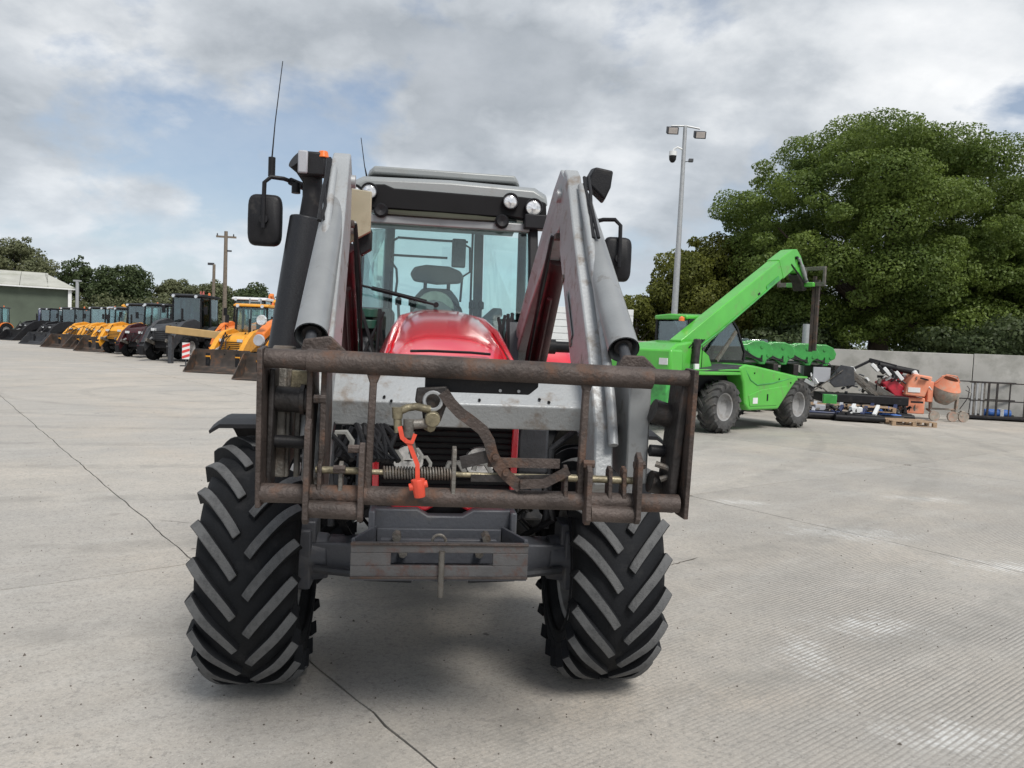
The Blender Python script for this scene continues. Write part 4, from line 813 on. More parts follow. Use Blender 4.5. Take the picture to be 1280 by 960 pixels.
m = M(); m.box(3.0, 3.12, -.5, .3, 3.7, 3.82); m.build('carriage_bar', G, GT, bevel=.02)
m = M(); m.box(3.15, 3.22, -.75, .65, 4.15, 4.25); m.box(3.15, 3.22, -.75, .65, 3.72, 3.84)
for y in (-.75, -.2, .58): m.box(3.14, 3.21, y, y + .07, 3.75, 4.22)
m.build('fork_frame', 'steel_worn', GT, bevel=.01)
m = M(); m.box(3.22, 3.30, -.45, -.36, 1.95, 4.0); m.build('fork_tine', 'rust', GT, bevel=.01)
m = M(); m.box(3.22, 3.30, -.56, -.47, 1.98, 3.9); m.build('fork_tine', 'rust', GT, bevel=.01)
m = M(); m.box(1.2, 1.7, -.8, -.7, 1.2, 1.26); m.box(1.5, 2.3, -.9, -.2, 1.24, 1.30); m.build('front_mudguard', G, GT, bevel=.02)
m = M(); m.box(2.15, 2.45, -.55, .55, .65, 1.3); m.build('front_nose', G, GT, bevel=.04)

# parked low green booms of the machines behind it
def low_boom_machine(x, y, rz, dx, label):
    t = thing('telehandler', label, 'telehandler', (x, y, 0), R(rz), 'green telehandlers parked behind the raised one with booms lowered')
    m = M(); m.box(-3.2, .2, -.17, .17, 1.78, 2.12); m.build('boom', 'green2', t, bevel=.03)
    m = M(); m.box(-.6, .1, -.21, .21, 1.74, 2.20); m.build('boom_collar', 'green2', t, bevel=.03)
    hp = [(-1.0, 2.10), (-.3, 2.13), (-.1, 2.24), (.25, 2.24), (.50, 2.14), (.62, 1.94), (.58, 1.76), (.40, 1.66), (.34, 1.50), (.16, 1.50), (-.05, 1.66), (-.3, 1.74), (-1.0, 1.78)]
    m = M(); m.prism(hp, 'y', -.24, -.14); m.prism(hp, 'y', .14, .24); m.build('boom_head', 'green2', t, bevel=.03)
    for (a, b_) in ((.2, 2.05), (.42, 1.8), (.25, 1.65), (-.25, 1.95)):
        m = M(); m.cyl((a, -.265, b_), (a, .265, b_), .05, n=12); m.build('boom_pin', 'green2', t)
    m = M(); m.cyl((-1.8, 0, 1.5), (.3, 0, 1.62), .06, n=10); m.build('tilt_ram', 'galv', t)
    m = M(); m.box(-2.6, -.2, -.205, -.175, 1.98, 2.05); m.box(-2.4, -.5, -.20, -.175, 1.80, 1.84); m.build('boom_rail', 'green', t)['kind'] = 'stuff'
    m = M()
    for q in range(5): m.tube([(-1.6 + q * .1, -.22, 2.1 - q * .06), (-.6, -.26, 2.05 - q * .07), (-.1 + q * .08, -.27, 1.75 - q * .03), (.2, -.27, 1.6 + q * .05)], .016, 5)
    m.build('hoses', 'black', t)['kind'] = 'stuff'
    m = M(); m.box(.45, .62, -.55, .55, 1.1, 1.55); m.build('carriage', 'rust_dark', t, bevel=.02)
    m = M(); m.prism([(-3.4, .6), (-.5, .6), (-.3, 1.0), (-.9, 1.35), (-3.4, 1.6)], 'y', -.55, .55); m.build('body', 'green2', t, bevel=.05)
    m = M(); m.prism([(-2.6, 1.0), (-2.6, 2.3), (-1.6, 2.35), (-1.2, 1.7), (-1.2, 1.0)], 'y', .35, 1.05); m.build('cab', 'glass2', t, bevel=.03)
    for wx in (-.9, -3.2):
        for wy in (-.85, .85): simple_wheel(t, 'wheel', (wx, wy, .55), .53, .38, .3, 1 if wy > 0 else -1, lugs=14, n=24, lh=.03).rotation_euler = (0, 0, R(-90))
for k, (x, y, lb) in enumerate(((8.0, 24.0, 'green telehandler with lowered boom, just behind the green engine cover'), (9.0, 24.4, 'green telehandler with lowered boom, directly behind the raised fork tine'),
                                (10.05, 24.6, 'green telehandler with lowered boom, right behind the grey panel'), (10.95, 24.9, 'green telehandler with lowered boom, last of the row next to the concrete wall'))):
    low_boom_machine(x - .5, y + .2 + .5 * k, 12 if k == 0 else 2, 0, lb)

# ------------------------------------------------------------------ clutter by the wall
t = thing('loader_attachment', 'dark grey loader attachment with a pale square panel behind the telehandler front wheel', 'attachment', (9.8, 23.6, 0), R(-10))
m = M(); m.box(-.55, -.05, -.05, .03, 1.05, 1.5); m.build('panel', 'grey', t, bevel=.01)
m = M(); m.prism([(-.1, 1.1), (.25, 1.6), (.62, 1.55), (.68, 1.0), (.1, .9)], 'y', -.05, .05); m.build('side_plate', 'dark', t, bevel=.01)
for a_, b_, w_ in (((.5, 0, 1.5), (1.5, -.1, .55), .09), ((.55, .9, 1.5), (1.55, .8, .55), .09), ((-.6, -.1, .7), (.3, -.1, 1.45), .03)):
    m = M(); m.beam(a_, b_, w_ * .8, w_); m.build('frame_arm', 'steel_worn', t, bevel=.006)
m = M(); m.box(-.3, 2.2, -.2, 1.0, .45, .72); m.build('base_box', 'black', t, bevel=.03)
m = M(); m.box(-.3, .1, -.45, -.3, .3, .7); m.build('guard', 'green2', t, bevel=.02)
t = thing('folded_implement', 'grey folded farm implement with slanting arms on a pallet left of the crimson machine', 'implement', (11.1, 24.0, 0), R(-8))
m = M(); m.beam((-.5, 0, 1.3), (.9, -.1, .55), .05, .22); m.beam((-.5, .6, 1.4), (.9, .5, .6), .05, .2); m.build('side_arm', 'steel_worn', t, bevel=.01)
m = M(); m.beam((-.75, .1, 1.3), (.1, .3, 1.75), .06, .08); m.beam((.1, .3, 1.78), (.9, .3, 1.6), .14, .14); m.build('top_frame', 'black', t, bevel=.01)
m = M(); m.box(-.8, 1.0, -.2, .7, .40, .68); m.build('tub', 'black', t, bevel=.04)
for k in range(5):
    m = M(); x = .1 + k * .18; m.beam((x, .05, 1.66 - .05 * k), (x + .22, .05, 1.45 - .06 * k), .1, .12); m.build('wrapped_ram', 'white' if k % 2 == 0 else 'black', t, bevel=.02)
t = thing('mower_attachment', 'crimson and black mower attachment with white taped ends standing left of the orange dumper', 'mower', (12.3, 24.3, 0), R(0))
m = M(); m.prism([(-.75, 1.1), (-.4, 1.25), (.35, .75), (.55, .45), (.3, .25), (-.1, .45)], 'y', -.3, .3); m.build('body', 'crimson', t, bevel=.05)
m = M(); m.cyl((-.8, -.1, 1.65), (.45, -.1, 1.45), .10, n=12); m.build('roller', 'black', t, bevel=.01)
m = M(); m.beam((.25, -.2, 1.5), (.5, -.2, 1.15), .18, .14); m.build('taped_end', 'white', t, bevel=.03)
m = M(); m.beam((.35, -.1, .85), (.62, -.1, 1.35), .2, .22); m.build('motor', 'black', t, bevel=.04)
m = M(); m.beam((-.5, -.35, .5), (.5, -.35, .35), .1, .12); m.lathe([(-.05, .001), (-.05, .14), (.05, .14), (.05, .001)], (.35, -.4, .36), 14, ax='y'); m.build('wheel', 'steel_worn', t)
PILE = [o for o in bpy.data.objects if o.name in ('loader_attachment', 'folded_implement', 'mower_attachment')]
def pallet(loc, rz, label, z=0, L_=1.2, W_=1.0, grp='wooden pallets lying by the wall'):
    t = thing('pallet', label, 'pallet', (loc[0], loc[1], z), R(rz), grp)
    for k in range(7): 
        m = M(); y = -W_ / 2 + k * (W_ - .1) / 6; m.box(-L_ / 2, L_ / 2, y, y + .1, .12, .142); m.build('board', 'wood', t)
    for x in (-L_ / 2, -.05, L_ / 2 - .1):
        for y in (-W_ / 2, -.05, W_ / 2 - .1):
            m = M(); m.box(x, x + .1, y, y + .1, .022, .118); m.build('block', 'wood', t)
    for y in (-W_ / 2, -.05, W_ / 2 - .1):
        m = M(); m.box(-L_ / 2, L_ / 2, y, y + .1, 0, .02); m.build('bottom_board', 'wood', t)
    return t
pallet((11.25, 21.75), -4, 'empty low pallet at the right end of the dark implements')
pallet((10.0, 23.0), -8, 'raised pallet of pale boards under the grey folded implement', .28, 2.6, 1.0)
def tangle(t, x0, x1, y0, y1, z0, z1, n, mats):
    for mt_ in mats:
        m = M()
        for q in range(n):
            a = Vector((random.uniform(x0, x1), random.uniform(y0, y1), random.uniform(z0, z1))); b_ = a + Vector((random.uniform(-.35, .35), random.uniform(-.2, .2), random.uniform(-.22, .22)))
            b_.z = max(z0, min(z1, b_.z))
            if random.random() < .5: m.tube([a, (a + b_) / 2 + Vector((0, 0, .06)), b_], random.uniform(.012, .03), 5)
            else: m.beam(a, b_, random.uniform(.03, .09), random.uniform(.03, .1))
        m.build('small_fittings', mt_, t)['kind'] = 'stuff'
def deck(loc, rz, label, w, cols):
    t = thing('cutter_deck', label, 'attachment', (loc[0], loc[1], 0), R(rz), 'low dark implement decks lying on the concrete')
    m = M(); m.prism([(-w / 2, .04), (w / 2, .04), (w / 2 * .95, .22), (-w / 2 * .9, .25)], 'y', -.35, .45); m.build('deck', cols[0], t, bevel=.02)
    for k in range(4):
        x = -w / 2 + w * (k + .5) / 4
        m = M(); m.beam((x - .1, -.3, .22), (x + .14, .3, .40 + .05 * (k % 2)), .10, .10); m.build('strut', cols[1 + k % 2], t, bevel=.01)
    m = M(); m.cyl((-w / 2, -.38, .12), (w / 2, -.38, .12), .08, n=12); m.build('roller', 'black', t)
    m = M(); m.box(-.2, .1, -.2, .2, .25, .42); m.build('gearbox', cols[2], t, bevel=.02)
    tangle(t, -w / 2, w / 2, -.4, .4, .1, .42, 7, ('black', cols[0], 'steel_worn'))
deck((9.15, 22.7), -5, 'navy implement deck nearest the telehandler front wheel', 1.5, ('navy', 'black', 'grey'))
deck((10.05, 22.25), -12, 'black implement deck with a white gearbox in the middle of the row', 1.3, ('black', 'navy', 'white'))
deck((10.9, 22.9), -10, 'bright blue topped implement deck in front of the crimson machine', 1.3, ('blue', 'black', 'navy'))
deck((11.6, 23.3), 0, 'black wheeled implement deck closest to the orange dumper', .9, ('black', 'steel_worn', 'black'))
for o, e in zip(PILE, ((-.3, 2.0, -.2, .8, .7, 1.3), (-.6, .9, -.2, .6, .65, 1.65), (-.6, .5, -.3, .3, .5, 1.5))): tangle(o, *e, 8, ('black', 'steel_worn', 'dark', 'white') if o.name != 'mower_attachment' else ('black', 'crimson', 'steel_worn', 'white'))
# orange skip machine and cement mixer
t = thing('mini_dumper', 'faded orange mini dumper tipped up against the wall beside the cement mixer', 'dumper', (12.6, 24.2, 0), R(-10))
m = M(); m.prism([(-.35, .75), (.25, .70), (.45, 1.35), (-.05, 1.42), (-.25, 1.15)], 'y', -.45, .35); m.build('skip', 'salmon', t, bevel=.04)
m = M(); m.box(-.3, .3, -.35, .3, .18, .68); m.build('base', 'salmon', t, bevel=.03)
m = M(); m.box(-.25, .1, -.47, -.45, .85, 1.0); m.build('badge_plate', 'white', t)
m = M(); m.box(-.15, .2, -.5, -.45, .52, .58); m.build('handle', 'black', t)
t = thing('cement_mixer', 'orange cement mixer with a cement crusted drum on small wheels by the wall', 'cement mixer', (13.5, 23.9, 0), R(-5))
t.scale = (.9, .9, .93)
m = M(); m.lathe([(-.42, .001), (-.42, .22), (-.15, .42), (.10, .44), (.42, .27), (.45, .25)], (0, 0, 0), 24, ax='z'); d_ = m.build('drum', 'cement', t, loc=(.0, 0, 1.0)); d_.rotation_euler = (R(20), R(8), 0)
m = M(); m.lathe([(.12, .445), (.42, .285), (.46, .27), (.44, .25), (.14, .42)], (0, 0, 0), 24, ax='z'); m.build('drum_mouth', 'salmon', d_)
m = M()
for sx in (-1, 1): m.beam((sx * .42, .1, .35), (sx * .46, .1, 1.15), .07, .16, (0, 1, 0)); m.beam((sx * .42, -.35, .2), (sx * .42, .4, .35), .06, .06)
m.beam((-.46, .1, .38), (.46, .1, .38), .06, .06); m.build('frame', 'cement', t, bevel=.01)
m = M(); m.box(-.65, -.45, -.12, .3, .6, 1.3); m.build('engine_housing', 'salmon', t, bevel=.03)
for x, y in ((-.5, -.4), (.12, -.35), (.5, -.3), (.75, .3)):
    m = M(); m.lathe([(-.04, .001), (-.04, .1), (-.05, .17), (.05, .17), (.04, .1), (.04, .001)], (x, y, .175), 18, ax='x' if x > .6 else 'y'); m.build('wheel', 'cement', t)
m = M(); m.tube([(.55, .1, .4), (.75, 0, .8), (.78, 0, 1.1), (.7, 0, 1.2)], .014, 6); m.tube([(.9, .2, .3), (.95, .2, .95), (.75, .2, 1.05)], .012, 6); m.build('handle', 'rust_dark', t)
m = M(); m.tube([(-.4, -.1, 1.25), (-.1, -.2, 1.55), (.3, -.1, 1.5), (.45, 0, 1.3)], .02, 6); m.build('tilt_hoop', 'salmon', t)
t = thing('stillage', 'open steel stillage cage with rusty bars at the right edge by the wall', 'cage', (15.9, 24.7, 0), R(-8))
for x in (-1.05, -.9, -.75, -.55, -.3):
    m = M(); m.box(x, x + .06, -.02, .02, .1, 1.2); m.build('post', 'galv' if x < -.6 else 'rust_dark', t, bevel=.004)
m = M(); m.box(-.72, -.62, .0, .1, .1, 1.22); m.box(-.98, -.92, .0, .1, .1, 1.2); m.build('thick_post', 'steel_worn', t, bevel=.01)
for z in (.12, .62, 1.2):
    m = M(); m.box(-1.1, 1.6, -.03, .03, z, z + .035); m.box(-1.1, 1.6, .9, .95, z, z + .035); m.build('rail', 'rust_dark', t)
for x in (.1, .55, 1.0, 1.45):
    m = M(); m.box(x, x + .03, -.02, .02, .14, 1.2); m.build('bar', 'rust_dark', t)
m = M(); m.box(-1.1, 1.6, -.03, .95, .05, .12); m.build('floor_tray', 'black', t, bevel=.01)
t = thing('drum_bundle', 'blue plastic wrapped bundle lying in the steel stillage', 'bundle', (15.95, 25.0, .12), R(-8))
m = M(); m.cyl((-.5, 0, .12), (.3, 0, .12), .12, n=12); m.build('roll', 'blue', t, bevel=.02); m = M(); m.box(-.05, .05, -.13, .13, .02, .26); m.build('strap', 'white', t)

# ------------------------------------------------------------------ wall of precast panels
wa, wb = Vector((-1.0, 34.6)), Vector((26.0, 20.9)); wd = (wb - wa).normalized(); wl = (wb - wa).length
wt = thing('concrete_wall', 'long pale precast concrete wall behind the machines on the right', 'wall', (wa.x, wa.y, 0), math.atan2(wd.y, wd.x))
off = (Vector((15.63, 26.15)) - wa).dot(wd)
x = off % 5.2 - 5.2
while x < wl:
    m = M(); h_ = 2.13 + random.uniform(-.01, .02); m.box(x + .012, x + 5.2 - .012, -.1 + random.uniform(-.006, .006), .1, -.02, h_); m.build('wall_panel', 'conc', wt, bevel=.012)
    if x > 14:
        m = M(); m.cyl((x + 3.0, -.115, 1.4), (x + 3.0, -.09, 1.4), .05, n=12); m.build('lifting_socket', 'dark', wt)
    x += 5.2
# lamp post
t = thing('lamp_post', 'tall galvanised lamp post with two floodlights and a dome camera', 'lamp post', (5.15, 25, 0), 0)
m = M(); m.cyl((0, 0, 0), (.02, 0, 5.0), .115, .095, n=16); m.cyl((.02, 0, 5.0), (.03, 0, 9.0), .085, .06, n=16); m.build('pole', 'galv', t)
m = M(); m.tube([(-.42, 0, 8.98), (.03, 0, 9.0), (.50, 0, 8.93)], .03, 8); m.build('cross_arm', 'galv', t)
for x, z in ((-.38, 8.78), (.50, 8.68)):
    m = M(); m.hexa([(x - .18, -.12, z - .10), (x + .18, -.12, z - .10), (x + .18, .10, z - .0), (x - .18, .10, z - .0), (x - .18, -.18, z + .12), (x + .18, -.18, z + .12), (x + .18, .05, z + .2), (x - .18, .05, z + .2)]); f = m.build('floodlight', 'dark', t, bevel=.015)
    m = M(); m.hexa([(x - .14, -.145, z - .075), (x + .14, -.145, z - .075), (x + .14, -.13, z - .07), (x - .14, -.13, z - .07), (x - .14, -.195, z + .09), (x + .14, -.195, z + .09), (x + .14, -.18, z + .10), (x - .14, -.18, z + .10)]); m.build('glass_front', pm('floodlight_glass', (.42, .38, .36), .2), f)
m = M(); m.tube([(0, 0, 8.25), (-.18, 0, 8.32), (-.3, 0, 8.25), (-.32, 0, 8.15)], .03, 8); m.build('camera_arm', 'white', t)
m = M(); m.lathe([(8.18, .001), (8.18, .12), (8.04, .125), (8.03, .001)], (-.32, 0, 0), 16, ax='z'); c_ = m.build('camera_hood', 'white', t)
m = M(); m.lathe([(8.035, .001), (8.035, .12), (7.92, .11), (7.84, .06), (7.82, .001)], (-.32, 0, 0), 16, ax='z'); m.build('camera_dome', 'black', c_)
m = M(); m.tube([(0, 0, 7.85), (.22, 0, 7.9)], .015, 6); m.box(.2, .34, -.06, .06, 7.87, 7.97); m.build('bullet_camera', 'dark', t, bevel=.01)
m = M(); m.cyl((0, 0, 0), (0, 0, 2.95), .12, n=18); o = m.build('steel_post', 'galv', loc=(10.33, 27.3, 0)); tag(o, 'short thick galvanised post standing behind the hanging fork tines', 'post')

# ------------------------------------------------------------------ machines parked along the left
def bucket(t, w, y, z=0.0, mat='bucket', sc=1.0, nm='bucket'):
    m = M(); sec = [(y - .55 * sc, .02 + z), (y + .25 * sc, .04 + z), (y + .50 * sc, .22 * sc + z), (y + .55 * sc, .55 * sc + z), (y + .42 * sc, .95 * sc + z), (y + .38 * sc, .95 * sc + z), (y + .48 * sc, .55 * sc + z), (y + .43 * sc, .26 * sc + z), (y + .22 * sc, .09 * sc + z), (y - .55 * sc, .05 + z)]
    m.prism(sec, 'x', -w / 2, w / 2)
    sp = [(y - .52 * sc, .05 + z), (y + .25 * sc, .05 + z), (y + .52 * sc, .25 * sc + z), (y + .54 * sc, .55 * sc + z), (y + .42 * sc, .94 * sc + z), (y + .3 * sc, .9 * sc + z), (y - .3 * sc, .25 * sc + z)]
    m.prism(sp, 'x', -w / 2 - .02, -w / 2 + .01); m.prism(sp, 'x', w / 2 - .01, w / 2 + .02)
    return m.build(nm, mat, t, bevel=.01)
cabn = [0]
def machine(name, label, cat, loc, rz, col, bk=2.3, bmat='bucket', hood=True, cab='black', backhoe=True, arms=True, wf=.45, wr=.68, grp=None, roofcol=None, dark='black', by=-1.7, cabglass='glass2', lift=0.0):
    t = thing(name, label, cat, (loc[0], loc[1], 0), R(rz + random.uniform(-9, 9)), grp); cabn[0] += 1
    if cabn[0] % 3: cabglass = 'glass'
    hgt = random.uniform(1.04, 1.13) * (1.14 if 'grey glazed' in label else 1); t.scale = (hgt * random.uniform(.97, 1.04), hgt, hgt)
    m = M(); m.box(-.42, .42, -.6, 2.9, .55, 1.0); m.box(-.95, .95, 2.4, 2.9, .5, .8); m.box(-.8, .8, -.15, .15, .4, .55); m.build('chassis', dark, t, bevel=.03)
    m = M(); m.prism([(-.75, .85), (-.75, 1.35), (-.55, 1.55), (1.05, 1.72), (1.05, .85)], 'x', -.5, .5); m.build('bonnet', col, t, bevel=.06)
    m = M()
    for k in range(5): m.box(-.36, .36, -.765, -.752, .93 + k * .08, .96 + k * .08)
    m.build('grille', dark, t)
    m = M(); m.box(-.78, .78, 1.0, 2.7, .85, 1.35); m.build('cab_base', dark, t, bevel=.04)
    zt = 2.85
    m = M()
    for x, y in ((-.72, 1.1), (.72, 1.1), (-.76, 1.9), (.76, 1.9), (-.72, 2.6), (.72, 2.6)): m.beam((x, y, 1.3), (x * .93, y + (.1 if y < 1.5 else 0), zt), .07, .07, (0, 1, 0))
    m.box(-.7, .7, 1.18, 1.24, zt - .12, zt); m.build('cab_frame', cab, t)
    for nm, a in (('windscreen', (-.68, .68, 1.16, 1.17)), ('rear_window', (-.66, .66, 2.60, 2.61)), ('side_window', (-.735, -.725, 1.2, 2.55)), ('side_window', (.725, .735, 1.2, 2.55))):
        m = M(); m.box(*a, 1.38, zt - .04); m.build(nm, cabglass, t, smooth=0)
    m = M(); m.loft([[(-.78 * s_, y, z) for y, z in ((1.0, zt), (2.75, zt), (2.75, zt + .1), (1.2, zt + .14), (1.0, zt + .08))] for s_ in (1, -1)]); m.build('cab_roof', roofcol or col, t, bevel=.03)
    m = M(); m.box(-.22, .22, 1.7, 2.15, 1.35, 1.55); m.box(-.22, .22, 2.1, 2.22, 1.5, 2.2); m.build('seat', 'dark', t, bevel=.04)
    for sx in (-1, 1):
        m = M(); m.cyl((sx * .55, 1.0, zt + .02), (sx * .55, .92, zt + .02), .07, n=12); m.build('work_light', 'lens', t)
        m = M(); m.beam((sx * .72, 1.1, 2.3), (sx * 1.0, 1.0, 2.35), .025, .025); m.box(sx * 1.03 - .08, sx * 1.03 + .08, .96, 1.0, 2.1, 2.45); m.build('mirror', 'black', t)
        simple_wheel(t, 'front_wheel', (sx * .82, 0, wf), wf - .02, .34, wf * .52, sx, ('rubber', 'rim'), 14, 20, lh=.02)
        simple_wheel(t, 'rear_wheel', (sx * .84, 2.15, wr), wr - .03, .42, wr * .5, sx, ('rubber', 'rim'), 16, 24, lh=.03)
        m = M(); m.loft([[(sx * .62, 2.15 - (wr + .08) * math.cos(a), wr + (wr + .08) * math.sin(a)), (sx * 1.06, 2.15 - (wr + .08) * math.cos(a), wr + (wr + .08) * math.sin(a)), (sx * 1.06, 2.15 - (wr + .04) * math.cos(a), wr + (wr + .04) * math.sin(a)), (sx * .62, 2.15 - (wr + .04) * math.cos(a), wr + (wr + .04) * math.sin(a))] for a in np.linspace(R(20), R(160), 9)]); m.build('mudguard', col, t)
        if arms:
            m = M(); m.prism([(1.1, 1.75), (1.2, 1.5), (.2, 1.15 + lift * .2), (-.7, .75 + lift), (by + .55, .38 + lift), (by + .40, .66 + lift), (-.75, 1.38 + lift), (-.2, 1.72 + lift * .3), (.6, 1.86)], 'x', sx * .62 - .10, sx * .62 + .10); m.build('loader_arm', col, t, bevel=.02)
            m = M(); m.cyl((sx * .48, .9, 1.55), (sx * .48, by + .6, .85 + lift), .05, n=8); m.build('bucket_ram', 'galv', t)
    if bk: bucket(t, bk, by, lift, bmat)
    m = M(); m.cyl((.35, .2, 1.5), (.35, .2, 2.3), .05, n=10); m.build('exhaust', dark, t)
    if backhoe:
        m = M(); m.beam((0, 3.0, .9), (.1, 3.7, 2.6), .22, .35, (0, 1, 0)); m.beam((.1, 3.7, 2.6), (.15, 3.3, 3.25), .2, .25, (0, 1, 0)); m.build('dipper_boom', col, t, bevel=.03)
        m = M(); m.prism([(3.1, 1.3), (3.5, 1.25), (3.65, 1.7), (3.3, 1.8)], 'x', -.25, .25); m.build('digging_bucket', 'bucket', t, bevel=.02)
        for sx in (-1, 1):
            m = M(); m.beam((sx * .95, 2.95, .2), (sx * .95, 2.95, 1.3), .12, .12, (0, 1, 0)); m.build('stabiliser', dark, t, bevel=.01)
    m = M()
    for q in range(9):
        x = random.uniform(-.55, .55); y = random.uniform(-.9, .9); m.tube([(x, y, random.uniform(1.2, 1.6)), (x + random.uniform(-.15, .15), y - .35, random.uniform(1.2, 1.7)), (x + random.uniform(-.2, .2), y - .8, random.uniform(.7, 1.2))], .022, 5)
    m.build('hoses', 'black', t)['kind'] = 'stuff'
    if arms:
        m = M(); m.cyl((-.6, -.55, .95 + lift), (.6, -.55, .95 + lift), .07, n=10); m.build('arm_cross_tube', dark, t)
        for sx in (-1, 1):
            m = M(); m.beam((sx * .45, by + .5, .9 + lift), (sx * .45, by + 1.1, .75 + lift), .08, .14); m.build('tipping_link', 'steel_worn', t, bevel=.01)
            m = M(); m.box(sx * .62 - .09, sx * .62 + .09, by + .42, by + .62, .25 + lift, .8 + lift); m.build('carriage_plate', dark, t, bevel=.01)
    for sx in (-1, 1):
        m = M(); m.box(sx * .38 - .12, sx * .38 + .12, -.79, -.76, 1.28, 1.40); m.build('headlight', 'lens', t)
    m = M(); m.lathe([(zt + .12, .001), (zt + .12, .06), (zt + .25, .05), (zt + .27, .001)], (.5, 2.2, 0), 8, ax='z'); m.build('beacon', 'orange_lens', t)
    m = M(); m.box(.05, .5, 1.15, 1.3, 1.36, 1.85); m.build('cab_console', 'black', t, bevel=.03)
    m = M(); m.box(-1.0, -.8, 1.15, 1.6, .45, .5); m.box(-1.0, -.8, 1.15, 1.6, .75, .8); m.build('step', dark, t)
    return t
gp = 'yellow diggers parked in the row on the left'
A_ = machine('backhoe_loader', 'yellow digger with orange lift arm, nearest of the row and partly behind the tractor', 'digger', (-8.9, 31.0), -16, 'yellow', 2.3, roofcol='white', by=-1.9, grp=gp)
machine('backhoe_loader', 'yellow digger with wide rusty bucket on the ground beside the striped board', 'digger', (-12.35, 34.6), -14, 'yellow', 2.3, roofcol='yellow', by=-1.9, grp=gp)
machine('wheel_loader', 'black loader with large grey glazed cab behind the red and white striped board', 'loader', (-18.9, 42.5), -12, 'dark', 0, cab='black', backhoe=False, roofcol='black', wf=.6, wr=.75)
machine('compact_tractor', 'dark red and black tractor with forks between the yellow digger and the grey cab', 'tractor', (-22.1, 45.8), -10, 'dred', 0, backhoe=False, roofcol='black', wf=.5, wr=.75, arms=True)
machine('backhoe_loader', 'yellow digger with raised dusty bucket, third from the left among the yellow ones', 'digger', (-27.9, 53.4), -14, 'yellow', 2.1, by=-1.7, roofcol='black', grp=gp)
machine('wheel_loader', 'yellow loader without a bucket squeezed beside the dark red tractor', 'loader', (-25.4, 50.0), -10, 'yellow', 0, backhoe=False, roofcol='black', wf=.5, wr=.75)
machine('backhoe_loader', 'leftmost yellow digger with grey rusty bucket facing the open yard', 'digger', (-32.7, 58.5), -20, 'yellow', 2.6, by=-1.9, roofcol='black', grp=gp)
machine('backhoe_loader', 'yellow digger second from the left with only arm and cab showing', 'digger', (-30.6, 57.0), -16, 'yellow', 2.0, by=-1.7, roofcol='grey', grp=gp)
machine('grab_loader', 'black loader with black grab bucket at the far left of the row', 'loader', (-46.4, 74.0), -24, 'black', 2.6, 'black', backhoe=False, roofcol='black', by=-1.9)
machine('grab_loader', 'dark blue loader parked behind the black grab bucket', 'loader', (-42.6, 72.0), -20, 'navy', 2.2, 'dark', backhoe=False, roofcol='dark', by=-1.7)
machine('sprayer', 'small orange machine at the left edge of the picture', 'sprayer', (-58.6, 84.0), -20, 'orange', 1.8, 'black', backhoe=False, roofcol='dark', by=-1.5)
machine('loader', 'black and navy loader filling the gap before the first yellow digger', 'loader', (-38.2, 64.0), -24, 'black', 2.2, 'dark', backhoe=False, roofcol='black', by=-1.7)
machine('compact_tractor', 'orange tractor with white roof peeping out right of the grey glazed cab', 'tractor', (-15.6, 43.5), -12, 'orange', 0, backhoe=True, roofcol='white', wf=.5, wr=.75)
machine('compact_tractor', 'dark blue tractor parked behind the dark red one', 'tractor', (-24.6, 53.5), -12, 'navy', 0, backhoe=True, roofcol='black', wf=.5, wr=.75)
# orange lift arm and round lamps of the nearest digger
m = M(); m.loft([[(x, y, z) for x, z in ((-.16, zc_ - .2), (.16, zc_ - .2), (.18, zc_ + .15), (-.18, zc_ + .15))] for y, zc_ in ((-1.2, 1.55), (-.4, 1.95), (.2, 2.1), (.6, 2.0))]); la = m.build('lift_arm', 'orange', A_, bevel=.05, loc=(-.75, 0, 0))
m = M(); m.lathe([(0, .001), (-.02, .17), (.05, .2), (.12, .16), (.12, .001)], (-.65, -1.32, 2.15), 20, ax='y'); m.build('round_lamp', 'lens', A_)
m = M(); m.lathe([(0, .001), (-.02, .19), (.05, .22), (.12, .17), (.12, .001)], (-.60, -1.6, 1.42), 20, ax='y'); m.build('round_lamp', 'grey', A_)
m = M(); m.box(-.05, .25, -1.5, -1.3, .75, 1.05); m.box(-.05, .3, -1.5, -1.3, 1.6, 1.9); m.build('white_housing', 'white', A_, bevel=.03)
fc = bpy.data.curves.new('lettering', 'FONT'); fc.body = 'JCB'; fc.size = .42; fc.extrude = .004; fc.align_x = 'CENTER'; fc.materials.append(MT['black'])
ft = bpy.data.objects.new('lettering', fc); fm = bpy.data.meshes.new_from_object(ft); bpy.data.objects.remove(ft)
fo = bpy.data.objects.new('lettering', fm); COL.objects.link(fo); fo.parent = A_; fo.location = (-.95, -.3, 1.85); fo.rotation_euler = (R(90), 0, R(-70))
t = thing('boom_arm', 'tan coloured boom arm lying level in front of the grey glazed cab', 'boom', (-16.4, 39.5, 0), R(-4))
m = M(); m.beam((-1.5, 0, 1.75), (1.3, .2, 1.55), .3, .38); m.build('boom', 'tan', t, bevel=.03)
for x in (1.25, -1.3):
    m = M(); m.beam((x, .1, 1.45), (x, .1, 0), .2, .25, (0, 1, 0)); m.build('stand', 'dark', t, bevel=.02)
t = thing('warning_board', 'red and white diagonal striped warning board standing before the rusty buckets', 'sign', (-15.85, 37.2, 0), R(20))
m = M(); m.box(-.17, .17, -.02, .02, .35, 1.15); b_ = m.build('board', 'white', t)
for k in range(3):
    z = .37 + k * .26; m = M(); m.prism([(-.165, z), (.165, z + .12), (.165, min(1.14, z + .25)), (-.165, z + .13)], 'y', -.026, -.021); m.build('stripe', 'redsign', b_)
m = M(); m.box(-.03, .03, .02, .06, 0, 1.1); m.box(-.25, .25, -.2, .25, 0, .05); m.build('stand', 'dark', t)
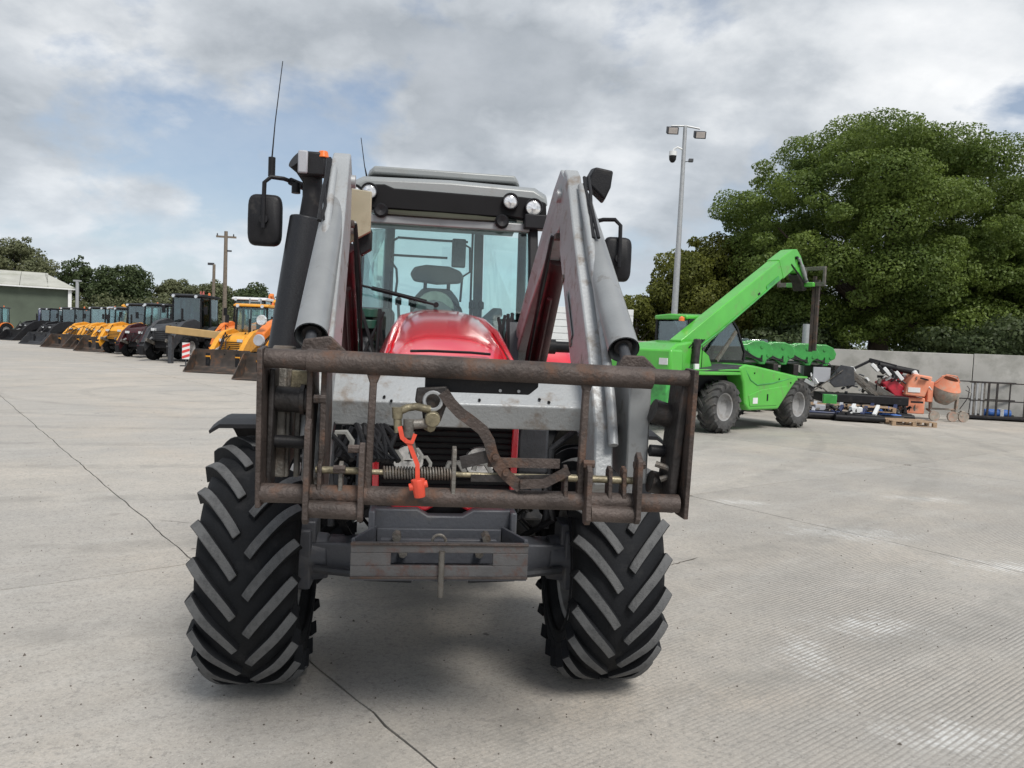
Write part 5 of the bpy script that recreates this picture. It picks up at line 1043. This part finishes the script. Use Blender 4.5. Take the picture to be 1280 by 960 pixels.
t = thing('barrier_mast', 'leaning pinkish red lattice mast standing above the parked machines', 'mast', (-18.9, 46.5, 0), 0)
m = M()
for sx in (-1, 1): m.beam((sx * .28, 0, 0), (sx * .08, 0, 4.1), .07, .07, (0, 1, 0))
for k in range(8): m.beam((-.26 + .02 * k, 0, .5 * k + .2), (.26 - .02 * k, 0, .5 * k + .6), .04, .04, (0, 1, 0))
m.build('lattice', pm('faded_red', (.5, .13, .11), .6), t)
t = thing('rack_ladder', 'pale upright ladder rack between the mast and the nearest digger cab', 'ladder', (-14.0, 41.5, 0), 0)
m = M()
for x in (-.3, .3): m.box(x - .03, x + .03, -.03, .03, 0, 3.6)
m.build('side_rail', 'galv', t)
for k in range(7):
    m = M(); m.box(-.27, .27, -.02, .02, .9 + k * .42, .95 + k * .42); m.build('rung', 'galv', t)
t = thing('utility_pole', 'wooden utility pole with cross arm and insulators beyond the yellow diggers', 'utility pole', (-18.85, 50, 0), R(10))
m = M(); m.cyl((0, 0, 0), (-.02, 0, 8.2), .15, .11, n=12); m.build('pole', 'polewood', t)
m = M(); m.box(-.62, .62, -.05, .05, 7.78, 7.9); m.build('cross_arm', 'polewood', t)
for x in (-.55, .0, .45):
    m = M(); m.cyl((x, 0, 7.9), (x, 0, 8.05), .05, .03, n=8); m.build('insulator', 'dark', t)
m = M(); m.box(.1, .35, -.06, .06, 6.9, 7.0); m.build('bracket', 'dark', t)
t = thing('short_pole', 'shorter grey pole with a small lamp close beside the utility pole', 'pole', (-19.4, 49.5, 0), 0)
m = M(); m.cyl((0, 0, 0), (0, 0, 6.0), .11, .09, n=12); m.build('pole', 'polewood', t); m = M(); m.box(-.4, 0, -.06, .06, 5.95, 6.1); m.build('lamp_head', 'dark', t, bevel=.02)
t = thing('lamp_post', 'slim white lamp post at the right corner of the shed', 'lamp post', (-56.3, 99, 0), 0)
m = M(); m.cyl((0, 0, 0), (0, 0, 7.2), .24, .2, n=10); m.build('pole', 'galv', t); m = M(); m.box(-.45, .45, -.2, .2, 7.2, 7.4); m.build('lamp_head', 'galv', t)

# ------------------------------------------------------------------ shed and lorries
t = thing('shed', 'long farm shed with dark green wall and grey ridged roof at the far left', 'shed', (-57.6, 100, 0), R(31))
m = M(); m.box(-9.2, 0, 0, .2, 0, 6.3); m.build('side_wall', 'cladg', t)
m = M(); m.box(-.2, 0, .2, 11.8, 0, 6.3); m.build('end_wall', 'cladg', t)
m = M(); m.box(-30, -3.0, 5.85, 6.15, 8.30, 8.42); m.build('ridge', 'roof', t)
for k in range(10):
    x1 = .4 - k * 3.05; x0 = x1 - 3.0
    tx1 = -3.0 if k == 0 else x1; tx0 = min(x0, -3.05)
    for y0 in (-.7, 12.7):
        m = M(); m.hexa([(x0, y0, 6.25), (x1, y0, 6.25), (tx1, 6, 8.25), (tx0, 6, 8.25), (x0, y0, 6.4), (x1, y0, 6.4), (tx1, 6, 8.4), (tx0, 6, 8.4)]); m.build('roof_sheet', 'roof', t)
m = M(); m.add([(.4, -.6, 6.25), (.4, 12.6, 6.25), (-2.95, 6, 8.28), (.4, -.6, 6.38), (.4, 12.6, 6.38), (-2.95, 6, 8.38)], [(0, 2, 1), (3, 4, 5), (0, 1, 4, 3), (1, 2, 5, 4), (2, 0, 3, 5)]); m.build('hip_sheet', 'roof', t)
for x in (-.4, -9.5):
    m = M(); m.box(x, x + .4, -.45, -.05, 0, 6.2); m.build('post', 'white', t)
m = M(); m.box(-30, .45, -.85, -.72, 6.12, 6.28); m.build('gutter', 'white', t)
for k in range(7):
    x0 = -9.6 - (k + 1) * 3; m = M(); m.box(x0, x0 + 2.96, -.3, -.05, 0, 6.1); m.build('cladding_panel', 'clad', t)
def lorry(loc, rz, cabc, bodyc, label):
    t = thing('lorry', label, 'lorry', (loc[0], loc[1], 0), R(rz)); t.scale = (.8, .75, .88)
    m = M(); m.loft([[(x, y, z) for y, z in ((-1.2, 1.0), (-1.2, 2.4), (-.9, 3.3), (1.0, 3.4), (1.0, 1.0))] for x in (-3.2, -1.0)] if False else [[(-4.6, y, z) for y, z in ((-1.2, 1), (1.2, 1), (1.2, 2.9), (-1.2, 2.9))], [(-4.3, y, z) for y, z in ((-1.2, 1), (1.2, 1), (1.2, 3.5), (-1.2, 3.5))], [(-2.6, y, z) for y, z in ((-1.2, 1), (1.2, 1), (1.2, 3.7), (-1.2, 3.7))]]); m.build('cab', cabc, t, bevel=.08)
    m = M(); m.box(-4.0, -3.1, -1.23, -1.2, 2.1, 3.0); m.build('side_window', 'glass2', t)
    m = M(); m.hexa([(-4.62, -1.05, 2.15), (-4.52, -1.05, 2.15), (-4.52, 1.05, 2.15), (-4.62, 1.05, 2.15), (-4.50, -1.05, 2.95), (-4.40, -1.05, 2.95), (-4.40, 1.05, 2.95), (-4.50, 1.05, 2.95)]); m.build('windscreen', 'void', t)
    m = M(); m.box(-4.66, -4.6, -.8, .8, 1.05, 1.9); m.build('grille', 'void', t)
    m = M(); m.box(-4.7, -4.5, -1.2, 1.2, .5, .95); m.build('bumper', 'dark', t)
    for y in (-1.35, 1.35):
        m = M(); m.box(-4.5, -4.4, y - .1, y + .1, 2.1, 2.8); m.build('mirror', 'black', t)
    m = M(); m.box(-2.4, 4.0, -1.2, 1.2, 1.1, 3.6); m.build('box_body', bodyc, t, bevel=.05)
    m = M(); m.box(-4.3, 4.0, -1.0, 1.0, .7, 1.05); m.build('chassis', 'black', t)
    for x in (-3.7, 1.6, 2.8):
        for y in (-1.0, 1.0): simple_wheel(t, 'wheel', (x, y, .5), .48, .3, .26, 1, ('rubber', 'rim'), 10, 16, lh=.01).rotation_euler = (0, 0, R(-90))
lorry((-49.7, 82), 122, 'navy', 'navy', 'dark blue lorry parked in front of the shed')
lorry((-47.2, 81.5), 121, 'white', 'white', 'white lorry standing right of the blue one before the shed')
t = thing('trailer', 'white slatted box trailer seen behind the right loader arm of the tractor', 'trailer', (3.0, 30, 0), R(0))
for k in range(9):
    m = M(); m.box(-1.6, 1.6, -.03, .0, 1.0 + k * .26, 1.24 + k * .26); m.build('side_board', 'white', t, bevel=.01)
m = M(); m.box(-1.6, 1.6, .005, 2.2, .95, 3.3); m.build('body', 'white', t, bevel=.02)
m = M(); m.box(-1.5, 1.5, .1, 2.1, .7, .94); m.build('chassis', 'dark', t)
for x in (-.5, .5): simple_wheel(t, 'wheel', (x, .15, .4), .38, .25, .22, -1, ('rubber', 'rim'), 10, 18, lh=.01).rotation_euler = (0, 0, R(-90))

# ------------------------------------------------------------------ trees
def leaves(centers, radii, n_per, size, flat=.8, shell=.55):
    P = []; Nn = []
    for c, r in zip(centers, radii):
        n = int(n_per * (r[0] * r[2])); d = rng.normal(size=(n, 3)); d /= np.linalg.norm(d, axis=1)[:, None]
        rad = 1 - (1 - shell) * rng.random(n) ** 1.6
        rad *= 1 + .16 * np.sin(d[:, 0] * 5 + c[0] * 3) * np.cos(d[:, 2] * 6 + c[1] * 2)
        P.append(np.array(c) + d * rad[:, None] * np.array(r)); Nn.append(d)
    P = np.vstack(P); Nn = np.vstack(Nn); n = len(P)
    nn = Nn + rng.normal(size=(n, 3)) * .75 + np.array([0, 0, .35]); nn /= np.linalg.norm(nn, axis=1)[:, None]
    a = np.cross(nn, rng.normal(size=(n, 3))); a /= np.linalg.norm(a, axis=1)[:, None]; b = np.cross(nn, a)
    s = size * (0.6 + .8 * rng.random(n))[:, None]
    V = np.stack([P - a * s * .5, P - b * s * .32 + nn * s * .08, P + a * s * .5, P + b * s * .32 + nn * s * .08], 1).reshape(-1, 3)
    return V, n
def leaf_obj(name, V, n, mat, parent=None, smooth=False):
    me = bpy.data.meshes.new(name); me.vertices.add(len(V)); me.vertices.foreach_set('co', V.ravel().astype(np.float32))
    me.loops.add(n * 4); me.loops.foreach_set('vertex_index', np.arange(n * 4, dtype=np.int32))
    me.polygons.add(n); me.polygons.foreach_set('loop_start', np.arange(0, n * 4, 4, dtype=np.int32)); me.polygons.foreach_set('loop_total', np.full(n, 4, dtype=np.int32))
    me.update(calc_edges=True); me.materials.append(MT[mat]); o = bpy.data.objects.new(name, me); COL.objects.link(o)
    if parent: o.parent = parent
    return o
def tree(name, label, loc, rad, zb, zt, mat, nb=40, n_per=400, size=.2, br=.25, grp=None, trunk=.3, cat='tree'):
    t = thing(name, label, cat, (loc[0], loc[1], 0), 0, grp)
    C = []; Rr = []; cz = (zb + zt) / 2; hz = (zt - zb) / 2
    for k in range(nb):
        d = rng.normal(size=3); d /= np.linalg.norm(d); q = rng.random() ** .4 * (1 - br * .85)
        if k < nb * .62:          # outer boughs spread evenly over the crown, the rest fill it
            zz = 1 - 1.85 * (k + .5) / (nb * .62); ph_ = 2.39996 * k; rr_ = math.sqrt(max(0, 1 - zz * zz)); d = np.array([rr_ * math.cos(ph_), rr_ * math.sin(ph_), zz]) + rng.normal(size=3) * .07; q = (1 - br * .8) * (.88 + .16 * rng.random())
        ex = 1.0 if d[2] > 0 else .95
        s = br * (.5 + .95 * rng.random())
        if k > nb * .86: s *= .42; q = 1.0 - br * .25 * rng.random()
        x, y, z = d[0] * rad * q * ex, d[1] * rad * .85 * q * ex, cz + d[2] * hz * q
        C.append((x, y, z)); Rr.append((rad * s, rad * s, min(hz, rad) * s * .78))
    V, n = leaves(C, Rr, n_per, size)
    leaf_obj('crown', V, n, mat, t)
    m = M(); m.tube([(0, 0, -.2), (.05 * rad * .2, 0, zb * .6 + .3), (0, 0, cz)], [trunk * 1.25, trunk, trunk * .6], 10)
    for k in range(min(26, nb)):
        c = C[int(k * nb * .8 / 26)]; st_ = .3 + .5 * rng.random(); m.tube([(0, 0, zb * .5 + (cz - zb * .5) * st_), (c[0] * .45, c[1] * .45, (cz * st_ + c[2]) / 2), (c[0] * .95, c[1] * .95, c[2])], [trunk * .4, trunk * .22, trunk * .06], 6)
    m.build('trunk', 'bark', t)
    return t
tree('oak_tree', 'huge spreading green oak tree filling the right side behind the wall', (17.2, 36.5), 7.4, 1.0, 12.9, 'leaf_oak', 260, 2300, .12, .152, trunk=.5)
tree('field_maple_tree', 'smaller olive green tree behind the lamp post and the green cab', (9.2, 38.5), 2.9, 1.5, 7.5, 'leaf_olive', 40, 2600, .15, .30)
tree('oak_tree', 'tall dark bushy tree standing low behind the raised boom left of the oak', (12.2, 40.5), 3.6, .8, 7.6, 'leaf_olive', 40, 1500, .18, .30)
tree('oak_tree', 'dense green tree cut off by the right edge behind the wall', (25.2, 35.5), 5.2, .5, 11.2, 'leaf_oak', 70, 1100, .18, .22)
tree('bush', 'low ragged bush right of the tractor beside the right mirror', (5.9, 38), 1.8, .3, 5.0, 'leaf_olive', 22, 2600, .13, .34, cat='bush', trunk=.12)
tree('bush', 'low bush hidden mostly by the green telehandler cab', (8.0, 40), 2.2, .3, 4.6, 'leaf_olive', 22, 1400, .16, .34, cat='bush', trunk=.12)
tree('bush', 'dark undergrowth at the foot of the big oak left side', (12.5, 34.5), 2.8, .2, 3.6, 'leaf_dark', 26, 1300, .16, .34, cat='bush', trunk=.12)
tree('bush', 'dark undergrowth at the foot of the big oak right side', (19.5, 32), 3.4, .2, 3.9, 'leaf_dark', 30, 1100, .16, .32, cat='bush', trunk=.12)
# far trees on the left
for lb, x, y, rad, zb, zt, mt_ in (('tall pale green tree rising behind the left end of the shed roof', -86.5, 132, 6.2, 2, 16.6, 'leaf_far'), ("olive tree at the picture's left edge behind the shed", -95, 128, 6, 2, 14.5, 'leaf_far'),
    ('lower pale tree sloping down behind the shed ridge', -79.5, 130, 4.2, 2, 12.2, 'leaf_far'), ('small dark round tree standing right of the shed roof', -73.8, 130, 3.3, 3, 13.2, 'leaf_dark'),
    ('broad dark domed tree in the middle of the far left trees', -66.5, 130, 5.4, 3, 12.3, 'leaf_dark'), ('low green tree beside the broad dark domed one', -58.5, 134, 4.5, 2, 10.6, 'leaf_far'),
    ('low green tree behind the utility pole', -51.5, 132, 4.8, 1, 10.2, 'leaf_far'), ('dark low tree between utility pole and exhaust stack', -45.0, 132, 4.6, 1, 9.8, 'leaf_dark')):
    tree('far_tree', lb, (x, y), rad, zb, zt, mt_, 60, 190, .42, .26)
C = []; Rr = []
for k in range(150):
    x = -78 + k * 1.15 + rng.random(); h = 4.6 + rng.random() * 2.4 if x < -38 else 3.2 + rng.random() * 1.2
    C.append((x, 122 + rng.random() * 8, h * .5)); Rr.append((2.6, 2.4, h * .5))
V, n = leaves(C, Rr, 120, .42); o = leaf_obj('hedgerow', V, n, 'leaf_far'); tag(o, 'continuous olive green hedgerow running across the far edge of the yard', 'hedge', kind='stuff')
